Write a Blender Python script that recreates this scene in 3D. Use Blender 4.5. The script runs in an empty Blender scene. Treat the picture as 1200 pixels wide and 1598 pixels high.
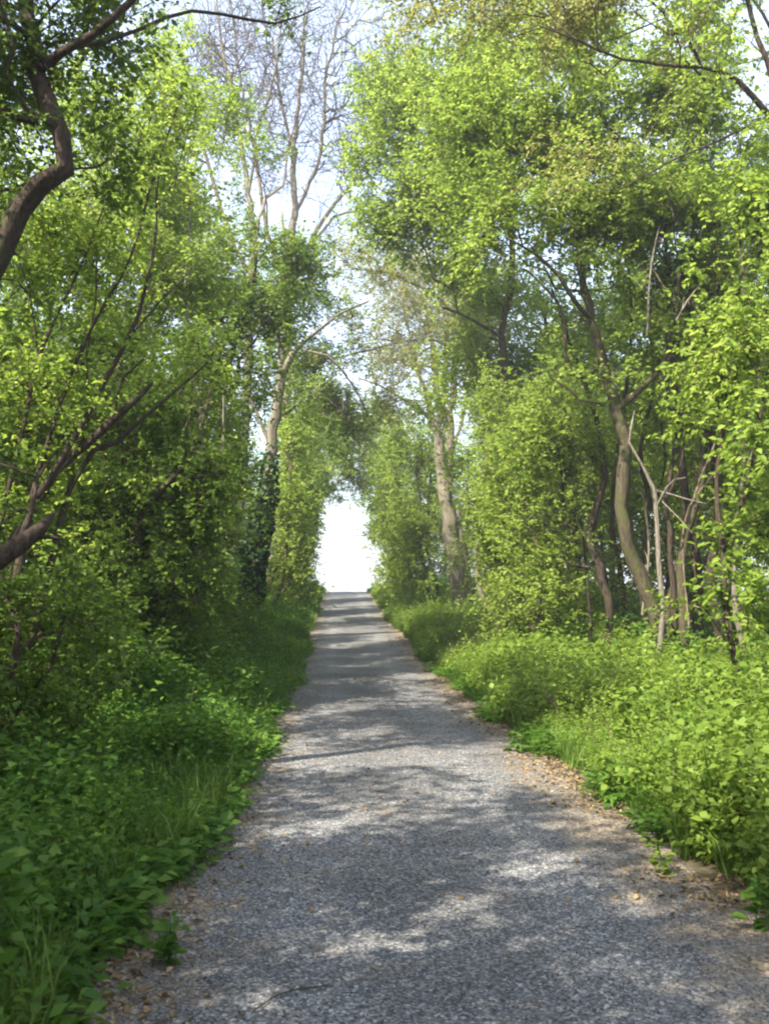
import bpy, math, random
import numpy as np
from mathutils import Vector, Euler, Matrix, noise

S = bpy.context.scene
C = S.collection
R = math.radians
rng = np.random.default_rng(7)
random.seed(7)

# ------------------------------------------------------------------ camera
CAM = Vector((-0.45, 0.0, 1.5))
ROT = Euler((R(90 + 4.6), 0, R(-2.6)), 'XYZ')
F = 1554.0
cd = bpy.data.cameras.new('camera')
cam = bpy.data.objects.new('camera', cd)
C.objects.link(cam)
cam.location = CAM
cam.rotation_euler = ROT
cd.sensor_fit = 'VERTICAL'
cd.sensor_height = 36
cd.lens = 35
cd.clip_start = 0.05
cd.clip_end = 5000
cd.dof.use_dof = True
cd.dof.focus_distance = 13
cd.dof.aperture_fstop = 5.0
S.camera = cam

# ------------------------------------------------------------------ sky and sun
SUN_EL, SUN_AZ = 46.0, 228.0          # azimuth clockwise from +Y
w = bpy.data.worlds.new('World')
S.world = w
w.use_nodes = True
nt = w.node_tree
bg = nt.nodes['Background']
sky = nt.nodes.new('ShaderNodeTexSky')
sky.sky_type = 'NISHITA'
sky.sun_disc = False
sky.sun_elevation = R(SUN_EL)
sky.sun_rotation = R(SUN_AZ)
sky.air_density = 1.0
sky.dust_density = 1.6
sky.ozone_density = 1.2
tc = nt.nodes.new('ShaderNodeTexCoord')
mp = nt.nodes.new('ShaderNodeMapping')
mp.inputs['Scale'].default_value = (1.3, 1.3, 3.2)
nz = nt.nodes.new('ShaderNodeTexNoise')
nz.inputs['Scale'].default_value = 2.2
nz.inputs['Detail'].default_value = 7
nz.inputs['Roughness'].default_value = 0.6
cr = nt.nodes.new('ShaderNodeValToRGB')
cr.color_ramp.elements[0].position = 0.44
cr.color_ramp.elements[1].position = 0.72
mx = nt.nodes.new('ShaderNodeMix')
mx.data_type = 'RGBA'
mx.inputs[7].default_value = (2.35, 2.45, 2.85, 1)
sc_ = nt.nodes.new('ShaderNodeMath')
sc_.operation = 'MULTIPLY_ADD'
sc_.inputs[1].default_value = 0.5
sc_.inputs[2].default_value = 0.45
L = nt.links.new
L(tc.outputs['Generated'], mp.inputs['Vector'])
L(mp.outputs[0], nz.inputs['Vector'])
L(nz.outputs['Fac'], cr.inputs[0])
L(cr.outputs[0], sc_.inputs[0])
L(sc_.outputs[0], mx.inputs[0])
L(sky.outputs[0], mx.inputs[6])
L(mx.outputs[2], bg.inputs[0])
bg.inputs[1].default_value = 0.14

sd = bpy.data.lights.new('sun', 'SUN')
sd.energy = 3.7
sd.angle = R(0.55)
sd.color = (1.0, 0.93, 0.78)
so = bpy.data.objects.new('sun', sd)
C.objects.link(so)
az, el = R(SUN_AZ), R(SUN_EL)
to_sun = Vector((math.sin(az) * math.cos(el), math.cos(az) * math.cos(el), math.sin(el)))
so.rotation_euler = to_sun.to_track_quat('Z', 'Y').to_euler()
so.location = to_sun * 60

V = S.view_settings
V.view_transform = 'Standard'
V.look = 'None'
V.gamma = 1
V.use_curve_mapping = False
V.exposure = 2.2
S.cycles.filter_width = 2.1
S.cycles.max_bounces = 8
S.cycles.diffuse_bounces = 4
S.cycles.transmission_bounces = 6
S.cycles.glossy_bounces = 2
S.cycles.caustics_reflective = False
S.cycles.caustics_refractive = False

# ------------------------------------------------------------------ helpers
RM = ROT.to_matrix()


def P(px, py, Y):
    """world point at depth Y (metres up the path) that lies on the ray through photo pixel px, py"""
    d = RM @ Vector(((px - 600) / F, -(py - 799) / F, -1.0))
    return CAM + d * (Y / d.y)


ZK = np.array([[-400, 0], [20, 0], [23, .07], [27, .18], [32, .33], [37, .54], [42, .82], [48, 1.12], [54, 1.36],
               [59, 1.49], [62, 1.52], [66, 1.42], [75, .6], [100, -2.5], [160, -6], [3000, -6]])


def path_z(y):
    return (np.interp(y - 1.2, ZK[:, 0], ZK[:, 1]) + np.interp(y, ZK[:, 0], ZK[:, 1]) + np.interp(y + 1.2, ZK[:, 0], ZK[:, 1])) / 3


def ground_z(x, y):
    x = np.asarray(x, float)
    y = np.asarray(y, float)
    b = np.clip((np.abs(x) - 1.7) / 2.0, 0, 1)
    bump = 0.10 * np.sin(x * 1.7 + y * .6) * np.cos(y * 1.1 - x * .4) + .05 * np.sin(x * 4.1 + 1) * np.sin(y * 3.3)
    far = np.clip((np.abs(x) - 20) / 40, 0, 1)
    edge = np.clip((np.abs(x) - 1.25) / .5, 0, 1)
    return path_z(y) + b * (0.12 + bump) - far * 1.5 + .035 * edge


def link(name, me, parent=None, loc=None):
    o = bpy.data.objects.new(name, me)
    C.objects.link(o)
    if parent:
        o.parent = parent
    if loc is not None:
        o.location = loc
    return o


def tag(o, label=None, cat=None, group=None, kind=None):
    for k, v in (('label', label), ('category', cat), ('group', group), ('kind', kind)):
        if v:
            o[k] = v
    return o


def np_mesh(name, verts, faces_flat, sizes, mat, attr=None, smooth=False):
    """faces_flat: flat vertex indices; sizes: int (all faces same) or array"""
    me = bpy.data.meshes.new(name)
    verts = np.ascontiguousarray(verts, dtype=np.float32)
    ff = np.ascontiguousarray(faces_flat, dtype=np.int32).ravel()
    nf = len(ff) // sizes if np.isscalar(sizes) else len(sizes)
    tot = np.full(nf, sizes, np.int32) if np.isscalar(sizes) else np.asarray(sizes, np.int32)
    start = np.concatenate([[0], np.cumsum(tot)[:-1]]).astype(np.int32) if nf else np.zeros(0, np.int32)
    me.vertices.add(len(verts))
    me.vertices.foreach_set('co', verts.ravel())
    me.loops.add(len(ff))
    me.loops.foreach_set('vertex_index', ff)
    me.polygons.add(nf)
    me.polygons.foreach_set('loop_start', start)
    me.polygons.foreach_set('loop_total', tot)
    if smooth:
        me.polygons.foreach_set('use_smooth', np.ones(nf, bool))
    if attr is not None:
        a = me.attributes.new('tint', 'FLOAT', 'FACE')
        a.data.foreach_set('value', np.asarray(attr, np.float32))
    me.update()
    me.validate()
    me.materials.append(mat)
    return me


def nrm(a):
    return a / (np.linalg.norm(a, axis=-1, keepdims=True) + 1e-9)


# ------------------------------------------------------------------ materials
def new_mat(name):
    m = bpy.data.materials.new(name)
    m.use_nodes = True
    n = m.node_tree
    return m, n, n.nodes['Principled BSDF'], n.nodes['Material Output']


def ramp(n, cols):
    r = n.nodes.new('ShaderNodeValToRGB')
    e = r.color_ramp.elements
    while len(e) < len(cols):
        e.new(0.5)
    for i, (p, c) in enumerate(cols):
        e[i].position = p
        e[i].color = (*c, 1)
    return r


def leaf_mat(name, dark, mid, light, trans=0.45, scale=0.55):
    """per-leaf tint plus slow drift from bough to bough"""
    m, n, b, out = new_mat(name)
    at = n.nodes.new('ShaderNodeAttribute')
    at.attribute_name = 'tint'
    geo = n.nodes.new('ShaderNodeNewGeometry')
    nz = n.nodes.new('ShaderNodeTexNoise')
    nz.inputs['Scale'].default_value = scale
    nz.inputs['Detail'].default_value = 2
    n.links.new(geo.outputs['Position'], nz.inputs['Vector'])
    ma = n.nodes.new('ShaderNodeMath')
    ma.operation = 'MULTIPLY_ADD'
    ma.inputs[1].default_value = 0.75
    n.links.new(nz.outputs['Fac'], ma.inputs[0])
    m2 = n.nodes.new('ShaderNodeMath')
    m2.operation = 'MULTIPLY_ADD'
    m2.inputs[1].default_value = 0.75
    m2.inputs[2].default_value = -0.26
    n.links.new(at.outputs['Fac'], m2.inputs[0])
    n.links.new(m2.outputs[0], ma.inputs[2])
    r = ramp(n, [(0.05, dark), (0.5, mid), (0.95, light)])
    n.links.new(ma.outputs[0], r.inputs[0])
    n.links.new(r.outputs[0], b.inputs['Base Color'])
    b.inputs['Roughness'].default_value = 0.55
    b.inputs['Specular IOR Level'].default_value = 0.25
    t = n.nodes.new('ShaderNodeBsdfTranslucent')
    hs = n.nodes.new('ShaderNodeHueSaturation')
    hs.inputs['Hue'].default_value = 0.489
    hs.inputs['Saturation'].default_value = 1.0
    hs.inputs['Value'].default_value = 1.6
    n.links.new(r.outputs[0], hs.inputs['Color'])
    n.links.new(hs.outputs[0], t.inputs['Color'])
    mix = n.nodes.new('ShaderNodeMixShader')
    mix.inputs[0].default_value = trans
    n.links.new(b.outputs[0], mix.inputs[1])
    n.links.new(t.outputs[0], mix.inputs[2])
    n.links.new(mix.outputs[0], out.inputs['Surface'])
    return m


def bark_mat(name, dark, light, moss=None, moss_amt=0.5, scale=1.0):
    m, n, b, out = new_mat(name)
    geo = n.nodes.new('ShaderNodeNewGeometry')
    mp = n.nodes.new('ShaderNodeMapping')
    mp.inputs['Scale'].default_value = (34 * scale, 34 * scale, 9 * scale)
    n.links.new(geo.outputs['Position'], mp.inputs['Vector'])
    nz = n.nodes.new('ShaderNodeTexNoise')
    nz.inputs['Scale'].default_value = 1
    nz.inputs['Detail'].default_value = 5
    nz.inputs['Roughness'].default_value = 0.65
    n.links.new(mp.outputs[0], nz.inputs['Vector'])
    r = ramp(n, [(0.32, dark), (0.68, light)])
    n.links.new(nz.outputs['Fac'], r.inputs[0])
    col = r.outputs[0]
    if moss:
        n2 = n.nodes.new('ShaderNodeTexNoise')
        n2.inputs['Scale'].default_value = 6.5
        n2.inputs['Detail'].default_value = 4
        n.links.new(geo.outputs['Position'], n2.inputs['Vector'])
        r2 = ramp(n, [(0.62 - 0.3 * moss_amt, (0, 0, 0)), (0.75 - 0.3 * moss_amt, (1, 1, 1))])
        n.links.new(n2.outputs['Fac'], r2.inputs[0])
        mx = n.nodes.new('ShaderNodeMix')
        mx.data_type = 'RGBA'
        mx.inputs[7].default_value = (*moss, 1)
        n.links.new(r2.outputs[0], mx.inputs[0])
        n.links.new(col, mx.inputs[6])
        col = mx.outputs[2]
    n.links.new(col, b.inputs['Base Color'])
    b.inputs['Roughness'].default_value = 0.9
    b.inputs['Specular IOR Level'].default_value = 0.2
    bp = n.nodes.new('ShaderNodeBump')
    bp.inputs['Strength'].default_value = 1.0
    bp.inputs['Distance'].default_value = 0.03
    n.links.new(nz.outputs['Fac'], bp.inputs['Height'])
    n.links.new(bp.outputs[0], b.inputs['Normal'])
    return m


LF = {
    'fresh': leaf_mat('leaf_fresh', (.10, .17, .022), (.185, .275, .036), (.30, .37, .08), trans=.57),
    'yellow': leaf_mat('leaf_yellow', (.14, .17, .03), (.24, .26, .06), (.36, .36, .13)),
    'mid': leaf_mat('leaf_mid', (.075, .14, .018), (.145, .228, .030), (.245, .33, .065), trans=.56),
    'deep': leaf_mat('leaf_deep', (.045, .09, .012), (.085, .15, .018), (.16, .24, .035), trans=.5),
    'ivy': leaf_mat('leaf_ivy', (.012, .035, .010), (.025, .06, .014), (.06, .12, .03), trans=.15),
    'bud': leaf_mat('leaf_bud', (.15, .18, .045), (.24, .26, .08), (.36, .35, .16)),
    'herb': leaf_mat('leaf_herb', (.04, .10, .012), (.075, .16, .02), (.15, .25, .04), scale=1.2),  # darker green, with the left bank's shade put into the colour
    'herb_light': leaf_mat('leaf_herb_light', (.08, .145, .018), (.15, .23, .03), (.25, .33, .07), scale=1.2),  # lighter copy, with the right bank's sunlight put into the colour
    'grass': leaf_mat('leaf_grass', (.055, .12, .016), (.10, .18, .024), (.20, .26, .06), trans=.35, scale=1.2),
    'dry': leaf_mat('leaf_dry', (.10, .06, .025), (.22, .15, .07), (.40, .30, .17), trans=.1, scale=3),
}
BK = {
    'dark': bark_mat('bark_dark', (.020, .014, .010), (.085, .062, .045), (.04, .05, .018), .2),
    'moss': bark_mat('bark_mossy', (.035, .028, .016), (.115, .095, .06), (.065, .07, .024), .4),
    'grey': bark_mat('bark_grey', (.10, .085, .065), (.27, .235, .185), (.13, .14, .05), .2),
    'brown': bark_mat('bark_brown', (.03, .022, .015), (.12, .09, .062), (.07, .075, .025), .3),
    'pale': bark_mat('bark_pale', (.10, .085, .068), (.25, .22, .175)),
    'twig': bark_mat('bark_twig', (.09, .07, .045), (.22, .18, .12)),
}

# ground
m, n, b, out = new_mat('woodland_soil')
geo = n.nodes.new('ShaderNodeNewGeometry')
nz = n.nodes.new('ShaderNodeTexNoise')
nz.inputs['Scale'].default_value = 9
nz.inputs['Detail'].default_value = 8
n.links.new(geo.outputs['Position'], nz.inputs['Vector'])
r = ramp(n, [(0.3, (.030, .024, .014)), (0.5, (.075, .058, .03)), (0.75, (.17, .13, .07))])
n.links.new(nz.outputs['Fac'], r.inputs[0])
n2 = n.nodes.new('ShaderNodeTexNoise')
n2.inputs['Scale'].default_value = 1.5
n2.inputs['Detail'].default_value = 5
n.links.new(geo.outputs['Position'], n2.inputs['Vector'])
r2 = ramp(n, [(0.55, (0, 0, 0)), (0.8, (.5, .5, .5))])
n.links.new(n2.outputs['Fac'], r2.inputs[0])
mx = n.nodes.new('ShaderNodeMix')
mx.data_type = 'RGBA'
mx.inputs[7].default_value = (.045, .085, .018, 1)
n.links.new(r2.outputs[0], mx.inputs[0])
n.links.new(r.outputs[0], mx.inputs[6])
n.links.new(mx.outputs[2], b.inputs['Base Color'])
b.inputs['Roughness'].default_value = 0.95
bp = n.nodes.new('ShaderNodeBump')
bp.inputs['Distance'].default_value = 0.03
n.links.new(nz.outputs['Fac'], bp.inputs['Height'])
n.links.new(bp.outputs[0], b.inputs['Normal'])
SOIL = m


def gravel_material():
    m, n, b, out = new_mat('path_gravel')
    geo = n.nodes.new('ShaderNodeNewGeometry')
    pos = geo.outputs['Position']
    v = n.nodes.new('ShaderNodeTexVoronoi')
    v.inputs['Scale'].default_value = 85
    n.links.new(pos, v.inputs['Vector'])
    sep = n.nodes.new('ShaderNodeSeparateColor')
    n.links.new(v.outputs['Color'], sep.inputs[0])
    r = ramp(n, [(0.0, (.03, .03, .033)), (0.35, (.08, .08, .085)), (0.7, (.145, .143, .148)), (0.9, (.24, .235, .225)), (1.0, (.36, .345, .32))])
    n.links.new(sep.outputs[0], r.inputs[0])
    # worn brownish drift: old leaf dust, stronger at the verges
    sx = n.nodes.new('ShaderNodeSeparateXYZ')
    n.links.new(pos, sx.inputs[0])
    ab = n.nodes.new('ShaderNodeMath')
    ab.operation = 'ABSOLUTE'
    n.links.new(sx.outputs['X'], ab.inputs[0])
    mr = n.nodes.new('ShaderNodeMapRange')
    mr.inputs['From Min'].default_value = 0.75
    mr.inputs['From Max'].default_value = 1.6
    mr.inputs['To Min'].default_value = -0.08
    mr.inputs['To Max'].default_value = 0.34
    n.links.new(ab.outputs[0], mr.inputs['Value'])
    nz = n.nodes.new('ShaderNodeTexNoise')
    nz.inputs['Scale'].default_value = 2.3
    nz.inputs['Detail'].default_value = 8
    nz.inputs['Roughness'].default_value = 0.7
    n.links.new(pos, nz.inputs['Vector'])
    ad = n.nodes.new('ShaderNodeMath')
    n.links.new(nz.outputs['Fac'], ad.inputs[0])
    n.links.new(mr.outputs[0], ad.inputs[1])
    r2 = ramp(n, [(0.47, (0, 0, 0)), (0.74, (.9, .9, .9))])
    n.links.new(ad.outputs[0], r2.inputs[0])
    v2 = n.nodes.new('ShaderNodeTexVoronoi')
    v2.inputs['Scale'].default_value = 60
    n.links.new(pos, v2.inputs['Vector'])
    s2 = n.nodes.new('ShaderNodeSeparateColor')
    n.links.new(v2.outputs['Color'], s2.inputs[0])
    r3 = ramp(n, [(0.0, (.06, .042, .026)), (0.5, (.18, .13, .078)), (1.0, (.36, .28, .18))])
    n.links.new(s2.outputs[1], r3.inputs[0])
    mx = n.nodes.new('ShaderNodeMix')
    mx.data_type = 'RGBA'
    n.links.new(r2.outputs[0], mx.inputs[0])
    n.links.new(r.outputs[0], mx.inputs[6])
    n.links.new(r3.outputs[0], mx.inputs[7])
    tr = n.nodes.new('ShaderNodeMath')          # two worn tracks at x = +-0.62 m
    tr.operation = 'SUBTRACT'
    tr.inputs[1].default_value = 0.62
    n.links.new(ab.outputs[0], tr.inputs[0])
    ta = n.nodes.new('ShaderNodeMath')
    ta.operation = 'ABSOLUTE'
    n.links.new(tr.outputs[0], ta.inputs[0])
    tm = n.nodes.new('ShaderNodeMapRange')
    tm.inputs['From Min'].default_value = 0.05
    tm.inputs['From Max'].default_value = 0.38
    tm.inputs['To Min'].default_value = 1.18
    tm.inputs['To Max'].default_value = 0.9
    n.links.new(ta.outputs[0], tm.inputs['Value'])
    n5 = n.nodes.new('ShaderNodeTexNoise')
    n5.inputs['Scale'].default_value = 1.1
    n5.inputs['Detail'].default_value = 6
    n.links.new(pos, n5.inputs['Vector'])
    m5 = n.nodes.new('ShaderNodeMapRange')
    m5.inputs['From Min'].default_value = 0.3
    m5.inputs['From Max'].default_value = 0.7
    m5.inputs['To Min'].default_value = 0.72
    m5.inputs['To Max'].default_value = 1.25
    n.links.new(n5.outputs['Fac'], m5.inputs['Value'])
    mm = n.nodes.new('ShaderNodeMath')
    mm.operation = 'MULTIPLY'
    n.links.new(tm.outputs[0], mm.inputs[0])
    n.links.new(m5.outputs[0], mm.inputs[1])
    vm = n.nodes.new('ShaderNodeVectorMath')
    vm.operation = 'SCALE'
    n.links.new(mx.outputs[2], vm.inputs[0])
    n.links.new(mm.outputs[0], vm.inputs['Scale'])
    n.links.new(vm.outputs[0], b.inputs['Base Color'])
    b.inputs['Roughness'].default_value = 0.85
    bp = n.nodes.new('ShaderNodeBump')
    bp.inputs['Strength'].default_value = 0.7
    bp.inputs['Distance'].default_value = 0.008
    n.links.new(v.outputs['Distance'], bp.inputs['Height'])
    n.links.new(bp.outputs[0], b.inputs['Normal'])
    return m


GRAVEL = gravel_material()


def stone_material():
    m, n, b, out = new_mat('stone_chip')
    oi = n.nodes.new('ShaderNodeObjectInfo')
    r = ramp(n, [(0.0, (.03, .03, .034)), (0.4, (.08, .08, .088)), (0.75, (.15, .148, .158)), (0.93, (.27, .26, .245)), (1, (.44, .42, .38))])
    n.links.new(oi.outputs['Random'], r.inputs[0])
    n.links.new(r.outputs[0], b.inputs['Base Color'])
    b.inputs['Roughness'].default_value = 0.75
    return m


STONE = stone_material()


# thin haze volume added to lift the dark tones and pale the distance
hz = bpy.data.materials.new('haze_added')
hz.use_nodes = True
hn = hz.node_tree
hn.nodes.remove(hn.nodes['Principled BSDF'])
pv_ = hn.nodes.new('ShaderNodeVolumePrincipled')
pv_.inputs['Color'].default_value = (.93, .95, 1.0, 1)
pv_.inputs['Density'].default_value = 0.0015
pv_.inputs['Anisotropy'].default_value = 0.2
hn.links.new(pv_.outputs[0], hn.nodes['Material Output'].inputs['Volume'])


# ------------------------------------------------------------------ setting: ground and path
def grid_mesh(name, xs, ys, zf, mat, smooth=True, warp=None):
    X, Y = np.meshgrid(xs, ys)
    if warp is not None:
        X = warp(X, Y)
    Z = zf(X, Y)
    v = np.stack([X, Y, Z], -1).reshape(-1, 3)
    nx, ny = len(xs), len(ys)
    i = (np.arange(ny - 1)[:, None] * nx + np.arange(nx - 1)[None]).ravel()
    f = np.stack([i, i + 1, i + nx + 1, i + nx], -1)
    return np_mesh(name, v, f, 4, mat, smooth=smooth)


xs = np.unique(np.concatenate([-np.geomspace(6, 2500, 26), np.arange(-6, 6.01, .2), np.geomspace(6, 2500, 26)]))
ys = np.unique(np.concatenate([-np.geomspace(12, 1200, 14), np.arange(-12, 80, .35), np.geomspace(80, 3000, 26)]))
g = link('ground', grid_mesh('ground', xs, ys, ground_z, SOIL))
tag(g, kind='structure')


def path_warp(X, Y):
    s = np.sign(X)
    e = np.clip((np.abs(X) - 1.1) / .35, 0, 1)
    return X + e * s * (.05 * np.sin(Y * 1.3 + s) + .04 * np.sin(Y * 3.7 + 2 * s) + .03 * np.sin(Y * 9.1)) + e * (s > 0) * np.clip((7 - Y) * .06, 0, .3)


def path_zf(X, Y):
    return path_z(Y) + .012 + .02 * (1 - (np.abs(X) / 1.7) ** 2) - .03 * np.clip((np.abs(X) - 1.35) / .25, 0, 1) + .006 * np.sin(X * 5 + Y * 1.3) * np.sin(Y * 2.1) + ground_z(X, Y) * 0 + np.clip(ground_z(X, Y) - path_z(Y), 0, 1)


pxs = np.linspace(-1.42, 1.42, 36)
p = link('path', grid_mesh('path', pxs, np.arange(-10, 74, .25), path_zf, GRAVEL, warp=path_warp))
tag(p, kind='structure')


hx0, hx1, hy0, hy1, hz0, hz1 = -2700, 2700, -1400, 3200, -9.5, 36
hv = np.array([[x, y, z] for z in (hz0, hz1) for x, y in ((hx0, hy0), (hx1, hy0), (hx1, hy1), (hx0, hy1))])
tag(link('haze', np_mesh('haze', hv, [3, 2, 1, 0, 4, 5, 6, 7, 0, 1, 5, 4, 1, 2, 6, 5, 2, 3, 7, 6, 3, 0, 4, 7], 4, hz)), 'faint pale haze volume added to soften the contrast along the lane', 'haze', kind='stuff')


# ------------------------------------------------------------------ wood and leaves
def tube(chain, radii, sides, rough=0.0, seed=0):
    """chain (n,3), radii (n) -> verts, quads (closed at the tip)"""
    p = np.asarray(chain, float)
    r = np.asarray(radii, float)
    n_ = len(p)
    t = np.gradient(p, axis=0) if n_ > 2 else np.repeat((p[1] - p[0])[None], 2, 0)
    t = nrm(t)
    ref = np.array([0.31, 0.95, 0.07]) if abs(t[0, 2]) > .5 else np.array([0.05, .1, 1.0])
    u = nrm(np.cross(t, ref))
    v = np.cross(t, u)
    a = np.arange(sides) * 2 * math.pi / sides
    rr = r[:, None] * np.ones((1, sides))
    if rough:
        g_ = np.random.default_rng(seed)
        rr = rr * (1 + rough * (g_.random((n_, sides)) - .5) + rough * .8 * (g_.random((1, sides)) - .5))
    ring = p[:, None] + rr[..., None] * (np.cos(a)[None, :, None] * u[:, None] + np.sin(a)[None, :, None] * v[:, None])
    V_ = ring.reshape(-1, 3)
    i = np.arange(n_ - 1)[:, None] * sides
    j = np.arange(sides)[None]
    k = (j + 1) % sides
    q = np.stack([i + j, i + k, i + sides + k, i + sides + j], -1).reshape(-1, 4)
    return V_, q


class Wood:
    def __init__(s):
        s.v, s.f, s.n = [], [], 0

    def add(s, chain, radii, sides, rough=0.0, seed=0):
        v, q = tube(chain, radii, sides, rough, seed)
        s.v.append(v)
        s.f.append(q + s.n)
        s.n += len(v)
        if radii[-1] > .012:        # cap a broken end
            m_ = len(v) - sides
            c = np.asarray(chain[-1]) + nrm(np.asarray(chain[-1]) - np.asarray(chain[-2])) * radii[-1] * .8
            s.v.append(c[None])
            j = np.arange(sides)
            b0 = s.n - sides
            s.f.append(np.stack([b0 + j, b0 + (j + 1) % sides, np.full(sides, s.n), np.full(sides, s.n)], -1))
            s.n += 1

    def mesh(s, name, mat):
        f = np.concatenate(s.f)
        tri = f[:, 2] == f[:, 3]
        flat = np.concatenate([f[~tri].ravel(), f[tri][:, :3].ravel()])
        sizes = np.concatenate([np.full((~tri).sum(), 4), np.full(tri.sum(), 3)])
        return np_mesh(name, np.concatenate(s.v), flat, sizes, mat, smooth=True)


def smooth_line(pts, step):
    """Catmull-Rom through (x,y,z,r) rows, resampled about every STEP metres, with a little wander"""
    p = np.asarray(pts, float)
    if len(p) == 2:
        p = np.stack([p[0], p.mean(0), p[1]])
    q = np.concatenate([2 * p[:1] - p[1:2], p, 2 * p[-1:] - p[-2:-1]])
    outp = []
    for i in range(1, len(q) - 2):
        k = max(1, int(np.linalg.norm(q[i + 1, :3] - q[i, :3]) / step))
        for t in np.arange(k) / k:
            a, b_, c, d = q[i - 1], q[i], q[i + 1], q[i + 2]
            outp.append(.5 * (2 * b_ + (c - a) * t + (2 * a - 5 * b_ + 4 * c - d) * t * t + (3 * b_ - a - 3 * c + d) * t ** 3))
    outp.append(q[-2])
    o = np.array(outp)
    jit = rng.normal(0, .05, (len(o), 3)) * np.minimum(o[:, 3:4] * 4, .35) * step / .2
    jit[0] = 0
    o[:, :3] += jit
    o[:, 3] = np.clip(o[:, 3], .003, None)
    return o


def leaf_mesh_arrays(c, d, size, hexa=False, upness=.75, aspect=.55, g_=rng):
    """c base point, d direction, size length"""
    N = len(c)
    d = nrm(d)
    up = np.array([0, 0, 1.0]) * upness + g_.normal(0, .55, (N, 3))
    nn = nrm(up - (up * d).sum(1, keepdims=True) * d)
    sd_ = np.cross(d, nn)
    L_ = size[:, None]
    W = L_ * aspect * .5 * (0.8 + .4 * g_.random((N, 1)))
    fold = nn * W * .45
    if not hexa:
        mid = c + d * L_ * .45
        v = np.stack([c, mid + sd_ * W + fold, c + d * L_ - nn * L_ * .08, mid - sd_ * W + fold], 1)
        f = np.arange(N)[:, None] * 4 + np.array([0, 1, 2, 3])[None]
        return v.reshape(-1, 3), f, 4
    a = c + d * L_ * .28
    b_ = c + d * L_ * .65
    v = np.stack([c, a + sd_ * W * .95 + fold, b_ + sd_ * W * .8 + fold, c + d * L_ - nn * L_ * .12,
                  b_ - sd_ * W * .8 + fold, a - sd_ * W * .95 + fold], 1)
    base = np.arange(N)[:, None] * 6
    f = np.concatenate([base + np.array([0, 1, 2, 3]), base + np.array([0, 3, 4, 5])], 1).reshape(-1, 4)
    return v.reshape(-1, 3), f, 4


N_LEAVES = 0
DENS = 23.0


def make_crown(sprigs, outward, name, mat, ntw=4, per=9, tl=.38, size=.07, hexa=False, droop=.15, wood=None, aspect=.6):
    """sprigs (n,3): twig starts; outward (n,3) growth direction. twigs go to WOOD, leaves to the returned mesh"""
    global N_LEAVES
    n_ = len(sprigs)
    base = np.repeat(sprigs, ntw, 0) + rng.normal(0, .04, (n_ * ntw, 3))
    dr = nrm(np.repeat(outward, ntw, 0) * .55 + rng.normal(0, .75, (n_ * ntw, 3)) + np.array([0, 0, .12]))
    ln = tl * (.5 + rng.random((n_ * ntw, 1)))
    tip = base + dr * ln + np.array([0, 0, -droop]) * ln
    if wood is not None:
        u = nrm(np.cross(dr, rng.normal(0, 1, dr.shape)))
        v_ = np.cross(dr, u)
        rad = .0042 * size / .07
        rings = []
        for k in range(3):
            a = k * 2.094
            rings.append(base + rad * (math.cos(a) * u + math.sin(a) * v_))
        vv = np.stack(rings + [tip], 1).reshape(-1, 3)
        b0 = (np.arange(len(base)) * 4 + wood.n)[:, None]
        ff = np.concatenate([b0 + np.array([0, 1, 3, 3]), b0 + np.array([1, 2, 3, 3]), b0 + np.array([2, 0, 3, 3])], 1).reshape(-1, 4)
        wood.v.append(vv)
        wood.f.append(ff)
        wood.n += len(vv)
    t = (np.arange(per) + .6) / per
    M = len(base)
    tt = np.clip(t[None] + rng.normal(0, .06, (M, per)), .08, 1.0)[..., None]
    c = base[:, None] + (tip - base)[:, None] * tt
    side = nrm(np.cross(dr, np.array([0, 0, 1.0]) + rng.normal(0, .2, dr.shape)))[:, None]
    alt = np.where(np.arange(per) % 2 == 0, 1, -1)[None, :, None]
    ld = dr[:, None] * .55 + side * alt * .9 + rng.normal(0, .35, (M, per, 3)) + np.array([0, 0, -droop * 1.6])
    c = c.reshape(-1, 3)
    ld = ld.reshape(-1, 3)
    sz = size * (.55 + .8 * rng.random(len(c)))
    keep = rng.random(len(c)) < .93
    c, ld, sz = c[keep], ld[keep], sz[keep]
    v, f, k = leaf_mesh_arrays(c, ld, sz, hexa, aspect=aspect)
    tint = rng.beta(2, 2, len(c))
    if hexa:
        tint = np.repeat(tint, 2)
    N_LEAVES += len(c)
    return np_mesh(name, v, f, k, mat, attr=tint)


def blob_points(bl, dens, gap=-.13):
    """blobs in photo pixels: (px, py, Y, rx_px, rz_px[, depth radius m[, density factor]])"""
    out_ = []
    for bb in bl:
        px, py, Y, rx, rz = bb[:5]
        X_, Z_ = rx * Y / F, rz * Y / F
        ry = bb[5] if len(bb) > 5 and bb[5] else min(max(.5 * (X_ + Z_), .5), 2.2)
        df = bb[6] if len(bb) > 6 else 1
        c = np.array(P(px, py, Y))
        vol = 4.19 * X_ * Z_ * ry
        n_ = max(6, int(vol * dens * df * DENS))
        q = nrm(rng.normal(0, 1, (n_, 3))) * (rng.random((n_, 1)) ** (1 / 2.4))
        lob = np.array([noise.noise(Vector(x * 1.9) + Vector(c)) for x in nrm(q)])
        q = q * (.86 + 1.0 * lob[:, None])
        far_ = rng.random(n_) < .10
        q[far_] *= 1.3
        pts = c + q * np.array([X_, ry, Z_])
        k = np.array([noise.noise(Vector(x * 1.1)) for x in pts])
        pts = pts[k > gap]
        out_.append(pts)
    return np.concatenate(out_) if out_ else np.zeros((0, 3))


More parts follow.
